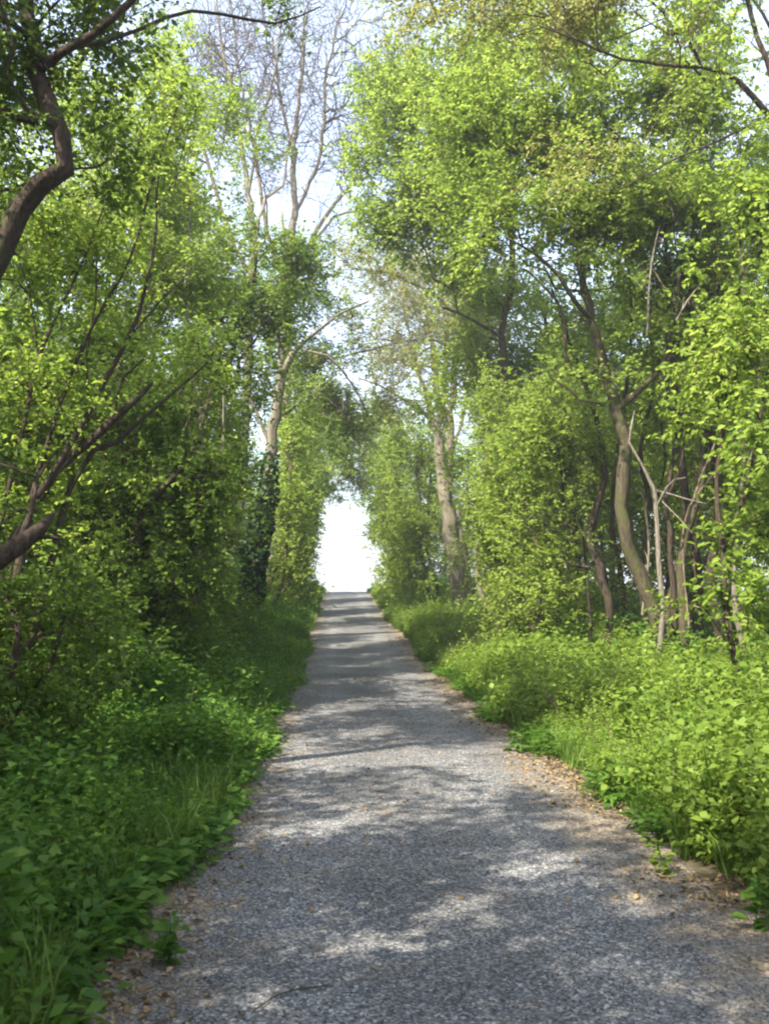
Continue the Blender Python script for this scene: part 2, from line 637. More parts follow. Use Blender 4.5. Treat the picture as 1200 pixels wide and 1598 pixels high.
def grow(stems, attractors, w_len=.3, tip=.004, expo=2.3, seg=.35):
    """stems: list of (n,4) arrays. First is the trunk. Attractors are joined one by one to the nearest wood."""
    pos, par, plen, rad, own = [], [], [], [], []
    for s_i, st in enumerate(stems):
        for i, row in enumerate(st):
            if i == 0:
                if s_i == 0 or len(pos) == 0:
                    pr = -1
                else:
                    dd = [np.linalg.norm(q - row[:3]) for q in pos]
                    pr = int(np.argmin(dd))
                    if dd[pr] > 1.2:
                        pr = -1
            else:
                pr = len(pos) - 1
            pos.append(row[:3].copy())
            par.append(pr)
            rad.append(row[3])
            plen.append(0 if pr < 0 else plen[pr] + np.linalg.norm(pos[-1] - pos[pr]))
            own.append(s_i)
    n0 = len(pos)
    A = attractors
    cap = n0 + len(A) * 14 + 10
    PX = np.zeros((cap, 3))
    PX[:n0] = pos
    PL = np.zeros(cap)
    PL[:n0] = plen
    zmin = PX[:n0, 2].min()
    for i in range(n0):                  # nothing sprouts from the lowest stretch of stem
        if PX[i, 2] < zmin + .9:
            PL[i] += 2.5
    par = par + [0] * (cap - n0)
    n_ = n0
    if len(A):
        d0 = np.min(np.linalg.norm(A[:, None] - PX[None, :n0:2], axis=2), 1)
        for a in A[np.argsort(d0)]:
            D = np.linalg.norm(PX[:n_] - a, axis=1)
            i = int(np.argmin(D + w_len * PL[:n_]))
            dist = D[i]
            k = max(1, int(dist / seg))
            k = min(k, 12)
            start = PX[i].copy()
            bow = np.array([0, 0, .10 * dist]) + rng.normal(0, .06 * dist, 3)
            last = i
            for j in range(1, k + 1):
                t = j / k
                q = start + (a - start) * t + bow * 4 * t * (1 - t) + (rng.normal(0, .035, 3) if j < k else 0)
                PX[n_] = q
                par[n_] = last
                PL[n_] = PL[last] + np.linalg.norm(q - PX[last])
                last = n_
                n_ += 1
    PX, par = PX[:n_], np.array(par[:n_])
    # radii of the free wood from the tips down
    acc = np.zeros(n_)
    haschild = np.zeros(n_, bool)
    RR = np.zeros(n_)
    for i in range(n_ - 1, -1, -1):
        if i < n0:
            RR[i] = rad[i]
            continue
        if not haschild[i]:
            acc[i] = tip ** expo
        RR[i] = acc[i] ** (1 / expo)
        acc[par[i]] += acc[i]
        haschild[par[i]] = True
    for i in range(n0, n_):
        RR[i] = min(RR[i], max(RR[par[i]] * .9, tip))
    return PX, par, RR, n0, haschild


TREES = {}



def make_tree(name, label, cat, stems, blobs, bark='brown', leaf='fresh', dens=6.0, size=.07, per=10, ntw=5, tl=.38, tip=.004,
              hexa=False, group=None, extra=None, root_at=None, sides=9, w_len=.3, droop=.15, twigbark=None, pts=None, seg=.35, aspect=.6, gap=-.16, thin=.78):
    """stems: list of lists of (px,py,Y,diam_px) or world rows ('w',x,y,z,r)."""
    lines = []
    for st in stems:
        rows = []
        for q in st:
            if q[0] == 'w':
                rows.append(list(q[1:5]))
            else:
                pt = P(q[0], q[1], q[2])
                rows.append([pt.x, pt.y, pt.z, q[3] * .5 * q[2] / F * thin])
        lines.append(smooth_line(rows, .22 if rows[0][1] < 20 else .4))
    A = blob_points(blobs, dens, gap)
    if pts is not None:
        A = np.concatenate([A, pts])
    gz = ground_z(A[:, 0], A[:, 1]) if len(A) else 0
    if len(A):
        A = A[A[:, 2] > gz + .25]
    PX, par, RR, n0, hc = grow(lines, A, w_len=w_len, tip=tip, seg=seg)
    base = Vector(lines[0][0][:3])
    root = bpy.data.objects.new(name, None)
    C.objects.link(root)
    root.location = base
    tag(root, label, cat, group)
    off = np.array(base)
    # stems: trunk then branch parts
    bm_ = BK[bark]
    for i, ln in enumerate(lines):
        wd = Wood()
        r_ = ln[:, 3].copy()
        q = ln[:, :3] - off
        if i == 0 and len(r_) > 3:
            r_[0] *= 1.35
            r_[1] *= 1.12
        wd.add(q, r_, sides if r_.max() > .03 else 6, .30, i + 3)
        link('trunk' if i == 0 else ('stem' if abs(ln[0, 2] - lines[0][0, 2]) < .7 else 'branch'), wd.mesh('wood', bm_), root)
    # free branch work
    wd = Wood()
    n_ = len(PX)
    main = np.full(n_, -1)
    for i in range(n0, n_):
        pr = par[i]
        if pr >= n0 and (main[pr] < 0 or RR[i] > RR[main[pr]]):
            main[pr] = i
    ends = []
    outs = []
    for i in range(n0, n_):
        if par[i] < n0 or main[par[i]] != i:
            ch = [par[i], i]
            while main[ch[-1]] >= 0:
                ch.append(main[ch[-1]])
            rr = RR[ch].copy()
            rr[0] = rr[1]
            mxr = rr.max()
            wd.add(PX[ch] - off, rr, 7 if mxr > .03 else (5 if mxr > .014 else 3))
        if not hc[i]:
            ends.append(PX[i] - off)
            outs.append(PX[i] - PX[par[i]])
    if ends and per:
        ends = np.array(ends)
        outs = nrm(np.array(outs))
        me = make_crown(ends, outs, 'crown', LF[leaf], ntw, per, tl, size, hexa, droop, wd, aspect=aspect)
        tag(link('crown', me, root), kind='stuff')
    elif ends:                      # bare tree: forked end twigs only
        ends = np.array(ends)
        outs = nrm(np.array(outs))
        b_ = np.repeat(ends, ntw, 0)
        d_ = nrm(np.repeat(outs, ntw, 0) * 1.0 + rng.normal(0, .5, b_.shape) + np.array([0, 0, .25]))
        for q, dq in zip(b_, d_):
            l_ = tl * (.6 + rng.random())
            m_ = q + dq * l_ * .5 + rng.normal(0, .06 * l_, 3)
            wd.add([q, m_, q + dq * l_], [tip * .9, tip * .7, tip * .4], 3)
    if wd.n:
        tag(link('twigs', wd.mesh('twigs', BK[twigbark or bark]), root), kind='stuff')
    TREES[label] = root
    if extra:
        extra(root, lines, off)
    return root


def copy_tree(o, loc, rz, label, group=None, scale=1.0):
    c = o.copy()
    C.objects.link(c)
    for ch in o.children:
        k = ch.copy()
        C.objects.link(k)
        k.parent = c
    c.location = loc
    c.rotation_euler = (0, 0, rz)
    c.scale = (scale,) * 3
    c['label'] = label
    if group:
        c['group'] = group
    return c


def G(x, y, r=.08, dz=-.06):
    """world row on the ground"""
    return ('w', x, y, float(ground_z(x, y)) + dz, r)


# ================================================================== LEFT SIDE
# A: big crooked dark tree at the left edge
make_tree('crooked_tree', 'big dark tree with a crooked bent trunk at the upper left edge', 'tree',
          [[G(-3.55, 6.6, .15), ('w', -3.4, 6.8, 1.4, .12), ('w', -3.25, 6.9, 2.7, .105), (0, 400, 7.0, 52), (32, 325, 7, 46), (68, 288, 7, 42), (103, 262, 7, 40),
            (92, 200, 7, 38), (66, 140, 7.1, 36), (50, 60, 7.2, 34), (40, -40, 7.3, 30), (70, -160, 7.4, 22), (90, -300, 7.4, 10)],
           [(60, 110, 7.1, 20), (100, 78, 7.0, 17), (150, 52, 6.9, 15), (205, 0, 6.8, 13), (270, -90, 6.8, 9)],
           [(50, 60, 7.2, 16), (20, 40, 7.1, 15), (-40, 10, 7, 12)],
           [(100, 78, 7.0, 9), (180, 60, 7.2, 8), (300, 18, 7.6, 7), (430, 36, 8.0, 5), (500, 10, 8.2, 3)],
           [(60, 190, 7.1, 14), (0, 175, 7.0, 12), (-60, 160, 7, 9)]],
          [(40, 100, 7.2, 130, 120, .9, .8), (150, 60, 7.4, 90, 90, .8, .8), (440, 15, 8.1, 45, 22, .25, 1.6), (-60, 250, 7.2, 90, 190, 1, 1), (165, 255, 7.6, 70, 75, .6, .8),
           (30, 230, 7.6, 60, 60, .5, 1), (-120, -150, 7, 260, 160, 1.4, 1), (140, -180, 7.2, 180, 130, 1.3, 1), (20, 480, 7.4, 55, 70, .5, .9)],
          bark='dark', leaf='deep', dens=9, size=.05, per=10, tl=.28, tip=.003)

# B: leaning broken trunk low at the left edge
make_tree('leaning_trunk', 'thick dark leaning trunk with a broken end low at the left edge', 'tree',
          [[G(-3.9, 5.5, .10), ('w', -3.4, 5.7, .9, .10), (-20, 880, 6, 42), (30, 845, 6.1, 36), (66, 824, 6.2, 26), (84, 800, 6.3, 8)], [(40, 840, 6.15, 12), (75, 838, 6.2, 10), (98, 842, 6.2, 4)], [(30, 845, 6.1, 14), (48, 800, 6.2, 11), (60, 745, 6.3, 7), (90, 700, 6.4, 4)]],
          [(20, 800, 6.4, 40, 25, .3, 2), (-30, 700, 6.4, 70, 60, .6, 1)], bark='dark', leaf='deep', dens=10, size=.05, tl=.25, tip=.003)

# C: many-stemmed hazel fanning to the upper right
make_tree('hazel_shrub', 'many stemmed shrub with long thin stems fanning up to the right on the left bank', 'shrub',
          [[G(-3.6, 8.4, .06), (20, 850, 8.6, 22), (85, 740, 8.8, 20), (140, 640, 9, 17), (200, 530, 9.1, 15), (218, 490, 9.2, 12), (232, 430, 9.3, 10), (245, 350, 9.4, 8)],
           [G(-3.4, 8.6, .06), (50, 800, 8.8, 24), (120, 710, 9, 24), (175, 655, 9, 24), (222, 614, 9.1, 18), (238, 596, 9.15, 7)],
           [G(-3.3, 8.9, .05), (110, 760, 9, 18), (180, 690, 9.1, 16), (240, 640, 9.2, 11), (330, 560, 9.4, 6)],
           [G(-3.7, 8.9, .04), (60, 740, 8.8, 14), (105, 600, 9, 12), (150, 500, 9.2, 10), (205, 400, 9.4, 9), (235, 290, 9.6, 8), (283, 150, 9.8, 5)],
           [G(-3.7, 8.3, .04), (30, 700, 8.6, 13), (60, 560, 8.7, 11), (120, 430, 8.8, 8), (160, 330, 9, 6)],
           [(140, 640, 9, 9), (135, 560, 9, 8), (150, 470, 9, 6), (150, 380, 9.1, 4)],
           [(200, 530, 9.1, 8), (250, 470, 9.2, 6), (300, 420, 9.3, 4)],
           [(175, 655, 9.0, 9), (190, 590, 9.0, 8), (225, 560, 9.0, 5)],
           [(60, 560, 8.7, 8), (45, 450, 8.7, 6), (10, 350, 8.7, 4)]],
          [(120, 400, 9.3, 110, 100, .9, .8), (230, 300, 9.7, 85, 100, .8, .7), (60, 600, 9, 90, 110, .9, .8), (180, 720, 9.4, 80, 70, .7, .7), (260, 180, 9.9, 70, 110, .7, .6),
           (330, 560, 9.8, 60, 60, .6, .6), (10, 340, 8.9, 90, 80, .8, .8), (80, 820, 9, 90, 70, .7, 1), (190, 560, 9.5, 90, 60, .7, .5), (130, 180, 9.8, 80, 90, .8, .6)],
          bark='dark', leaf='fresh', dens=7, size=.058, tl=.3, tip=.003, thin=.5)

for (lb, x, y, bl) in [
    ('low dark bramble bush on the left bank nearest the camera', -2.9, 6.6, [(70, 1080, 6.8, 110, 75, .6), (-20, 1120, 6.2, 90, 80, .5)]),
    ('spreading low bush on the left bank, second from the camera', -2.8, 9.4, [(170, 1030, 9.6, 85, 60, .7), (90, 980, 9.6, 80, 60, .7)]),
    ('low bush on the left bank below the slim pale stemmed tree', -2.7, 13.2, [(290, 985, 13.4, 55, 45, .7), (220, 950, 13.2, 60, 55, .7)]),
    ('rounded low bush at the foot of the ivy clad trunk', -2.5, 20.5, [(370, 975, 20.5, 32, 32, .7), (320, 960, 20.5, 36, 36, .7)])]:
    make_tree('bramble_bush', lb, 'bush', [[G(x, y, .02), ('w', x - .1, y, .3, .015), ('w', x - .2, y + .1, .55, .008)], [G(x + .15, y + .2, .015), ('w', x + .3, y + .2, .45, .008)]],
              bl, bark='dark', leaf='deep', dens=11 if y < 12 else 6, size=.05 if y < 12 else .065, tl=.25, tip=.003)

# D..: hedge trees of the left bank, near to far
make_tree('hedge_shrub', 'dense green shrub with dark crooked stub on the left bank below the fanning stems', 'shrub',
          [[G(-3.3, 11.6, .07), (215, 830, 12, 16), (250, 765, 12, 18), (272, 742, 12, 13)],
           [G(-3.5, 11.9, .05), (180, 850, 12, 12), (150, 700, 12.3, 10), (190, 560, 12.5, 7)],
           [G(-3.1, 12.1, .03), (300, 850, 12.3, 8), (310, 700, 12.6, 7), (330, 600, 12.8, 5)]],
          [(190, 820, 12.2, 120, 120, 1.1), (300, 760, 12.6, 80, 110, .9), (210, 650, 12.8, 120, 90, 1.1), (280, 920, 12.4, 90, 80, .8), (100, 930, 11, 120, 80, .9), (320, 560, 13.4, 80, 60, .9, .7)],
          bark='dark', leaf='deep', dens=6, size=.062, tl=.33, gap=-.3)
make_tree('hedge_shrub', 'tall bushy shrub in the left hedge behind the fanning stems', 'shrub',
          [[G(-4.9, 14.5, .08), (60, 900, 14.6, 14), (70, 760, 14.7, 13), (90, 600, 14.8, 11), (70, 450, 15, 8)], [G(-4.6, 14.9, .06), (130, 900, 15, 10), (160, 740, 15, 8), (170, 560, 15, 6)]],
          [(60, 640, 14.8, 110, 110, 1.3), (170, 560, 15, 90, 90, 1.2), (60, 820, 14.6, 110, 100, 1.3), (170, 860, 15, 90, 90, 1.2), (50, 430, 15, 90, 90, 1.2, .8), (190, 400, 15.2, 80, 80, 1.1, .7), (180, 720, 15, 70, 60, 1), (220, 290, 15.4, 70, 70, 1, .6)],
          bark='dark', leaf='mid', dens=3.6, size=.078, tl=.42, gap=-.3)
make_tree('hedge_shrub', 'bushy low shrub at the left edge under the crooked tree', 'shrub',
          [[G(-3.3, 6.2, .04), (20, 1050, 6.3, 14), (10, 930, 6.4, 10)], [G(-3.1, 6.6, .03), (80, 1040, 6.6, 9), (100, 900, 6.8, 7)]],
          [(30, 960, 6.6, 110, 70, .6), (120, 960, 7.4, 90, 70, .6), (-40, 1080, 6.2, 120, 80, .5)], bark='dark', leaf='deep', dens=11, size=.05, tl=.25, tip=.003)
make_tree('young_ash', 'slim pale stemmed young tree standing in the middle of the left hedge', 'tree',
          [[G(-3.0, 15.2, .05), (300, 960, 15.3, 9), (312, 800, 15.4, 9), (316, 690, 15.5, 8), (300, 560, 15.6, 7), (290, 430, 15.7, 6), (300, 300, 15.9, 4)],
           [(312, 800, 15.4, 5), (345, 720, 15.3, 5), (350, 600, 15.4, 4)]],
          [(250, 250, 16, 75, 90, 1.1, .9), (180, 330, 16, 75, 80, 1.1, .8), (250, 130, 16.4, 60, 70, 1, .7), (300, 640, 16, 80, 90, 1.1), (310, 820, 15.8, 70, 90, 1), (290, 440, 16, 80, 90, 1, .8), (210, 470, 15.5, 90, 80, 1.1, .7), (340, 280, 16.4, 50, 70, .8, .6), (240, 950, 15, 80, 60, .8)],
          bark='grey', leaf='fresh', dens=4, size=.07)
make_tree('field_maple', 'leafy maple with a dense darker green clump hanging towards the path on the left', 'tree',
          [[G(-4.0, 20.6, .13), (250, 960, 20.8, 16), (290, 800, 21, 14), (330, 650, 21, 13), (365, 540, 21, 11), (395, 450, 21.2, 8), (400, 380, 21.4, 5)],
           [(330, 650, 21, 9), (370, 600, 20.8, 8), (372, 560, 20.8, 7), (400, 530, 20.8, 5)],
           [(365, 540, 21, 7), (330, 470, 21, 6), (290, 400, 21, 4)]],
          [(370, 430, 21.4, 125, 75, 1.9, .55), (420, 500, 21, 80, 70, 1.5, .5), (465, 420, 21, 60, 45, 1.2, .5), (330, 520, 21.6, 90, 60, 1.4, .6), (300, 430, 21.5, 90, 80, 1.4), (340, 600, 21.2, 80, 80, 1.3), (400, 590, 20.8, 40, 60, .8), (330, 720, 21, 70, 80, 1.2),
           (270, 330, 22, 70, 70, 1.3, .8), (400, 235, 21, 55, 30, .6, .5), (350, 180, 21.5, 50, 60, .8, .5), (450, 390, 21, 60, 30, 1, .7)],
          bark='brown', leaf='mid', dens=5.0, size=.078, tl=.42)


def ivy_on(root, lines, off):
    ln = lines[0]
    pts, nn = [], []
    for i in range(5600):
        t = rng.random() ** 1.1 * .52
        k = t * (len(ln) - 1)
        j = int(k)
        q = ln[j] + (ln[min(j + 1, len(ln) - 1)] - ln[j]) * (k - j)
        a = rng.random() * 6.283
        d_ = np.array([math.cos(a), math.sin(a), 0])
        fade = 1 - max(0, t - .22) / .30
        if rng.random() > fade:
            continue
        pts.append(q[:3] + d_ * (q[3] + .17 * rng.random() * fade + .20 * max(0, noise.noise(Vector(q[:3] * 1.5 + d_ * .6)))))
        nn.append(d_ * .6 + np.array([0, 0, -.8]) + rng.normal(0, .4, 3))
    pts, nn = np.array(pts) - off, np.array(nn)
    v, f, k = leaf_mesh_arrays(pts, nn, .12 * (.6 + .7 * rng.random(len(pts))), upness=.1, aspect=.9)
    tag(link('ivy', np_mesh('ivy', v, f, k, LF['ivy'], attr=rng.random(len(pts))), root), kind='stuff')


make_tree('ivy_clad_tree', 'tall grey tree with dark ivy wrapped round its lower trunk on the left verge', 'tree',
          [[G(-3.1, 27, .24), (378, 985, 27, 25), (392, 920, 27, 25), (404, 850, 27, 24), (416, 770, 27, 24), (424, 700, 27, 24), (432, 630, 27, 24), (441, 585, 27, 21), (458, 552, 27, 14), (492, 520, 27, 8), (530, 488, 27.3, 6), (575, 470, 27.6, 4)],
           [(441, 585, 27, 13), (436, 540, 27, 12), (430, 470, 27.3, 10), (445, 400, 27.6, 8), (440, 330, 28, 5)],
           [(470, 545, 27, 6), (510, 555, 27, 5), (550, 600, 27.6, 4), (575, 650, 28.4, 3)],
           [(424, 700, 27, 9), (400, 640, 27, 8), (375, 590, 27, 7)]],
          [(450, 440, 28, 55, 55, 1.3, .8), (500, 470, 28, 50, 35, 1, .5), (470, 620, 27.5, 35, 60, 1, .5), (385, 650, 28, 40, 50, 1, .6), (560, 560, 28, 50, 30, .8, .4), (520, 630, 29, 45, 35, 1, .7), (545, 665, 30, 46, 32, 1.1, .7), (530, 700, 29, 26, 26, .9, .4), (490, 560, 28.5, 50, 40, 1.1, .6), (440, 540, 28, 60, 45, 1.2, .8)],
          bark='grey', leaf='mid', dens=3.4, size=.085, tl=.45, extra=ivy_on, sides=12, thin=.68)
make_tree('hedge_shrub', 'shrub filling the left bank just in front of the ivy clad trunk', 'shrub',
          [[G(-3.9, 23.5, .07), (330, 940, 23.5, 9), (325, 830, 23.6, 7), (330, 760, 23.8, 5)], [G(-3.6, 24, .05), (345, 940, 24, 7), (335, 860, 24, 5)]],
          [(305, 880, 24, 45, 90, 1.3), (330, 780, 24.5, 42, 70, 1.1), (315, 960, 23.4, 40, 40, .8)],           bark='dark', leaf='mid', dens=3.2, size=.09, tl=.42, gap=-.3)
make_tree('hedge_shrub', 'shrub in the left hedge between the slim pale stemmed tree and the maple', 'shrub',
          [[G(-3.5, 18.2, .07), (280, 950, 18.2, 10), (300, 850, 18.3, 8), (290, 740, 18.5, 5)], [G(-3.9, 18.5, .05), (240, 940, 18.5, 8), (230, 820, 18.6, 5)]],
          [(270, 850, 18.5, 75, 110, 1.3), (320, 930, 18, 50, 60, .9), (240, 720, 18.8, 70, 70, 1.2), (330, 790, 18.6, 40, 60, .9), (260, 980, 18, 60, 40, .9)],
          bark='dark', leaf='mid', dens=3.8, size=.082, tl=.42, gap=-.3)

# far left hedge
for (nm, lb, cat, X_, Y_, blobs, lf) in [
    ('hawthorn', 'light green hawthorn on the left just past the ivy clad trunk', 'tree', -2.9, 32.5,
     [(455, 800, 32.5, 34, 90, 1.4), (462, 690, 33, 32, 60, 1.4, .7), (445, 900, 32.5, 30, 50, 1.2), (470, 600, 33, 35, 50, 1.4, .6), (440, 760, 33.5, 30, 60, .9)], 'fresh'),
    ('hawthorn', 'pale green hawthorn on the left, second past the ivy clad trunk', 'tree', -3.2, 38,
     [(465, 790, 38, 30, 90, 1.6), (460, 690, 38.5, 32, 60, 1.6), (455, 880, 38, 30, 50, 1.5), (490, 640, 39, 26, 45, 1.5, .7), (470, 920, 37.5, 22, 30, 1)], 'mid'),
    ('hawthorn', 'green hedge tree at the far left close to the crest of the path', 'tree', -3.1, 45.5,
     [(468, 800, 45.5, 27, 80, 2), (482, 700, 46, 26, 60, 2), (462, 885, 45.5, 22, 45, 1.4), (512, 640, 47, 26, 50, 1.6, .8)], 'mid'),
    ('hawthorn', 'last hedge tree on the left at the crest, drooping over the bright opening', 'tree', -2.9, 54,
     [(474, 805, 54, 26, 60, 2.0), (490, 735, 54, 28, 45, 2.2), (464, 880, 54, 20, 42, 1.4), (518, 690, 55, 26, 36, 1.8, .9), (537, 730, 56, 22, 28, 1.2, .7), (510, 760, 55, 16, 30, 1, .9), (530, 765, 56, 18, 20, 1, .6)], 'fresh')]:
    pb = blobs[0]
    make_tree(nm, lb, cat,
              [[G(X_, Y_, .10), (pb[0] - 12, 900, Y_, 7), (pb[0] - 5, 800, Y_, 6), (pb[0], 720, Y_, 4)], [G(X_ - .3, Y_ + .3, .07), (pb[0] - 18, 860, Y_, 5), (pb[0] - 22, 740, Y_, 4)]],
              blobs, bark='brown', leaf=lf, dens=2.6, size=.12, per=8, tl=.55, tip=.005, seg=.6)

# tall bare trees against the sky
for (lb, trunk, br, blobs) in [
    ('tall bare tree with a fan of leafless grey branches in the middle of the sky', [G(-3.9, 40, .30), (440, 800, 40, 17), (447, 600, 40, 16), (452, 430, 40, 14), (460, 320, 40, 11), (458, 240, 40, 9), (470, 130, 40, 6), (475, 20, 40, 3)],
     [[(450, 450, 40, 8), (495, 360, 40, 7), (545, 290, 40, 6), (590, 240, 40, 4), (620, 190, 40, 3)],
      [(452, 430, 40, 8), (420, 370, 40, 7), (400, 250, 40, 6), (375, 120, 40, 4), (360, 0, 40, 3)],
      [(462, 330, 40, 7), (500, 240, 40, 6), (508, 130, 40, 5), (530, 20, 40, 3)],
      [(458, 240, 40, 6), (440, 165, 40, 5), (425, 60, 40, 3)],
      [(475, 400, 40, 6), (520, 340, 40, 5), (560, 330, 40, 4)]],
     [(610, 90, 40, 60, 90, 2), (330, 130, 40, 60, 100, 2), (540, 240, 40, 80, 60, 2), (570, 170, 40, 70, 70, 2), (350, 60, 40, 80, 100, 2), (470, 60, 40, 110, 120, 2.8), (400, 160, 40, 80, 110, 2.5), (530, 180, 40, 80, 120, 2.5), (440, 250, 40, 80, 90, 2), (560, 60, 40, 70, 100, 2), (560, 290, 40, 70, 70, 1.8), (480, 170, 40, 90, 90, 2), (520, 380, 40, 60, 40, 1.6), (620, 150, 40, 60, 100, 2)]),
    ('bare forked tree leaning left behind the leafy maple', [G(-5.5, 36, .26), (372, 800, 36, 15), (385, 600, 36, 15), (392, 440, 36, 14), (396, 370, 36, 12), (388, 300, 36, 9), (372, 200, 36, 7), (350, 90, 36, 5), (335, -20, 36, 3)],
     [[(392, 430, 36, 8), (360, 370, 36, 7), (335, 290, 36, 6), (310, 200, 36, 5), (290, 90, 36, 3)],
      [(396, 380, 36, 7), (415, 310, 36, 6), (440, 290, 36, 5), (450, 230, 36, 3)],
      [(388, 300, 36, 6), (405, 200, 36, 5), (430, 110, 36, 4), (440, 20, 36, 3)]],
     [(330, 90, 36, 80, 120, 2.4), (380, 190, 36, 90, 110, 2.4), (300, 220, 36, 60, 90, 2), (420, 60, 36, 70, 90, 2.2)])]:
    make_tree('bare_tree', lb, 'tree', [trunk] + br, blobs, bark='grey', leaf='bud', dens=.17, thin=.95, per=0, ntw=3, tl=1.3, tip=.013, seg=.5, w_len=.30, twigbark='brown')

# ================================================================== RIGHT SIDE
make_tree('young_tree', 'leafy young tree with bright leaves at the right edge, dark kinked stem', 'tree',
          [[G(3.55, 9.3, .05), (1172, 1130, 9.4, 15), (1150, 1050, 9.5, 14), (1132, 960, 9.6, 14), (1128, 860, 9.8, 12), (1118, 760, 10, 10), (1135, 620, 10, 9), (1160, 460, 10.2, 7), (1150, 330, 10.4, 5)],
           [(1128, 860, 9.8, 8), (1165, 760, 9.7, 7), (1190, 620, 9.6, 5)],
           [(1135, 620, 10, 6), (1110, 540, 10, 5), (1080, 470, 9.9, 4)]],
          [(1150, 560, 10, 80, 110, .9), (1180, 800, 9.8, 55, 110, .7), (1150, 440, 9.6, 70, 60, .7), (1190, 690, 9, 60, 60, .5), (1190, 330, 10.2, 90, 80, .9), (1100, 650, 10.4, 50, 40, .5, .7),
           (1160, 950, 9.4, 60, 60, .5, .8)],
          bark='dark', leaf='fresh', dens=8, size=.078, tl=.33, hexa=True, tip=.003)
make_tree('mossy_tree', 'large tree with a thick mossy leaning trunk on the right bank', 'tree',
          [[G(4.35, 14.6, .21), (1036, 1050, 14.5, 36), (1022, 960, 14.5, 34), (988, 870, 14.5, 33), (970, 790, 14.5, 32), (974, 710, 14.5, 30), (962, 640, 14.6, 29), (942, 570, 14.7, 25), (922, 500, 14.8, 21), (908, 430, 15, 17), (898, 340, 15.2, 13), (880, 230, 15.4, 9), (860, 120, 15.6, 5)],
           [(962, 640, 14.6, 15), (990, 615, 14.4, 14), (1022, 588, 14.2, 12), (1050, 520, 14.1, 9), (1060, 420, 14, 6)],
           [(925, 500, 14.8, 12), (903, 480, 14.6, 10), (872, 430, 14.4, 9), (840, 400, 14.3, 7), (790, 370, 14.2, 4)],
           [(942, 570, 14.7, 10), (900, 590, 14.5, 9), (883, 560, 14.4, 9), (880, 500, 14.3, 8), (870, 470, 14.2, 6), (820, 420, 14.1, 4)],
           [(908, 430, 15, 9), (930, 340, 15, 7), (980, 250, 15, 5)],
           [(895, 330, 15.2, 7), (840, 260, 15.2, 6), (760, 220, 15.2, 4)],
           [(940, 630, 14.6, 6), (905, 625, 14.5, 5), (890, 610, 14.5, 4), (860, 590, 14.4, 3)]],
          [(860, 200, 15.4, 150, 110, 1.7), (940, 330, 15.2, 130, 90, 1.5), (800, 330, 14.8, 120, 90, 1.4), (1040, 330, 14.6, 100, 100, 1.3), (1040, 160, 15, 120, 110, 1.6), (730, 180, 15.4, 90, 90, 1.4),
           (860, 60, 15.6, 140, 80, 1.6, .8), (900, 430, 14.6, 70, 40, .8, .5), (1040, 500, 14, 60, 50, .8, .7), (900, 500, 15.6, 60, 40, .8, .4), (1120, 420, 14.6, 70, 80, 1.1, .9), (960, 590, 14, 60, 30, .4, .9)],
          bark='moss', leaf='fresh', dens=5.4, size=.072, tl=.36, sides=12, thin=.68)
make_tree('dark_stemmed_tree', 'dark thin tree with an s shaped trunk just left of the mossy trunk', 'tree',
          [[G(3.9, 16.4, .11), (951, 1000, 16.3, 17), (948, 930, 16.2, 17), (938, 880, 16.2, 17), (922, 840, 16.2, 17), (930, 790, 16.2, 15), (944, 745, 16.2, 13), (930, 650, 16.3, 10), (890, 540, 16.4, 8), (860, 450, 16.5, 5)],
           [G(3.55, 16.6, .035), (921, 1000, 16.5, 6), (916, 900, 16.5, 5), (905, 800, 16.5, 4)]],
          [(870, 680, 16.4, 90, 70, 1.2), (820, 760, 16.8, 80, 80, 1.2), (900, 590, 16.6, 60, 50, .9, .6), (860, 880, 16.6, 60, 70, .9, .9), (960, 900, 17.4, 40, 60, .6, .6)],
          bark='dark', leaf='fresh', dens=5.2, size=.072, tl=.36)
make_tree('dead_sapling', 'pale dead sapling with a forked bare top in front of the mossy trunk', 'tree',
          [[G(3.95, 13.6, .055), (1027, 1040, 13.5, 14), (1034, 950, 13.5, 13), (1028, 870, 13.5, 13), (1025, 800, 13.5, 12), (1022, 765, 13.5, 11), (1003, 728, 13.5, 7), (982, 690, 13.5, 6), (984, 668, 13.5, 5), (990, 640, 13.5, 3)],
           [(1022, 765, 13.5, 6), (1048, 772, 13.4, 5), (1075, 780, 13.3, 4), (1102, 786, 13.2, 3)],
           [(1024, 790, 13.5, 5), (1040, 760, 13.4, 4), (1052, 748, 13.3, 3), (1070, 745, 13.2, 2)],
           [(1030, 780, 13.5, 4), (1055, 805, 13.3, 3), (1080, 832, 13.2, 2)]],
          [], bark='pale', per=0, thin=.62)
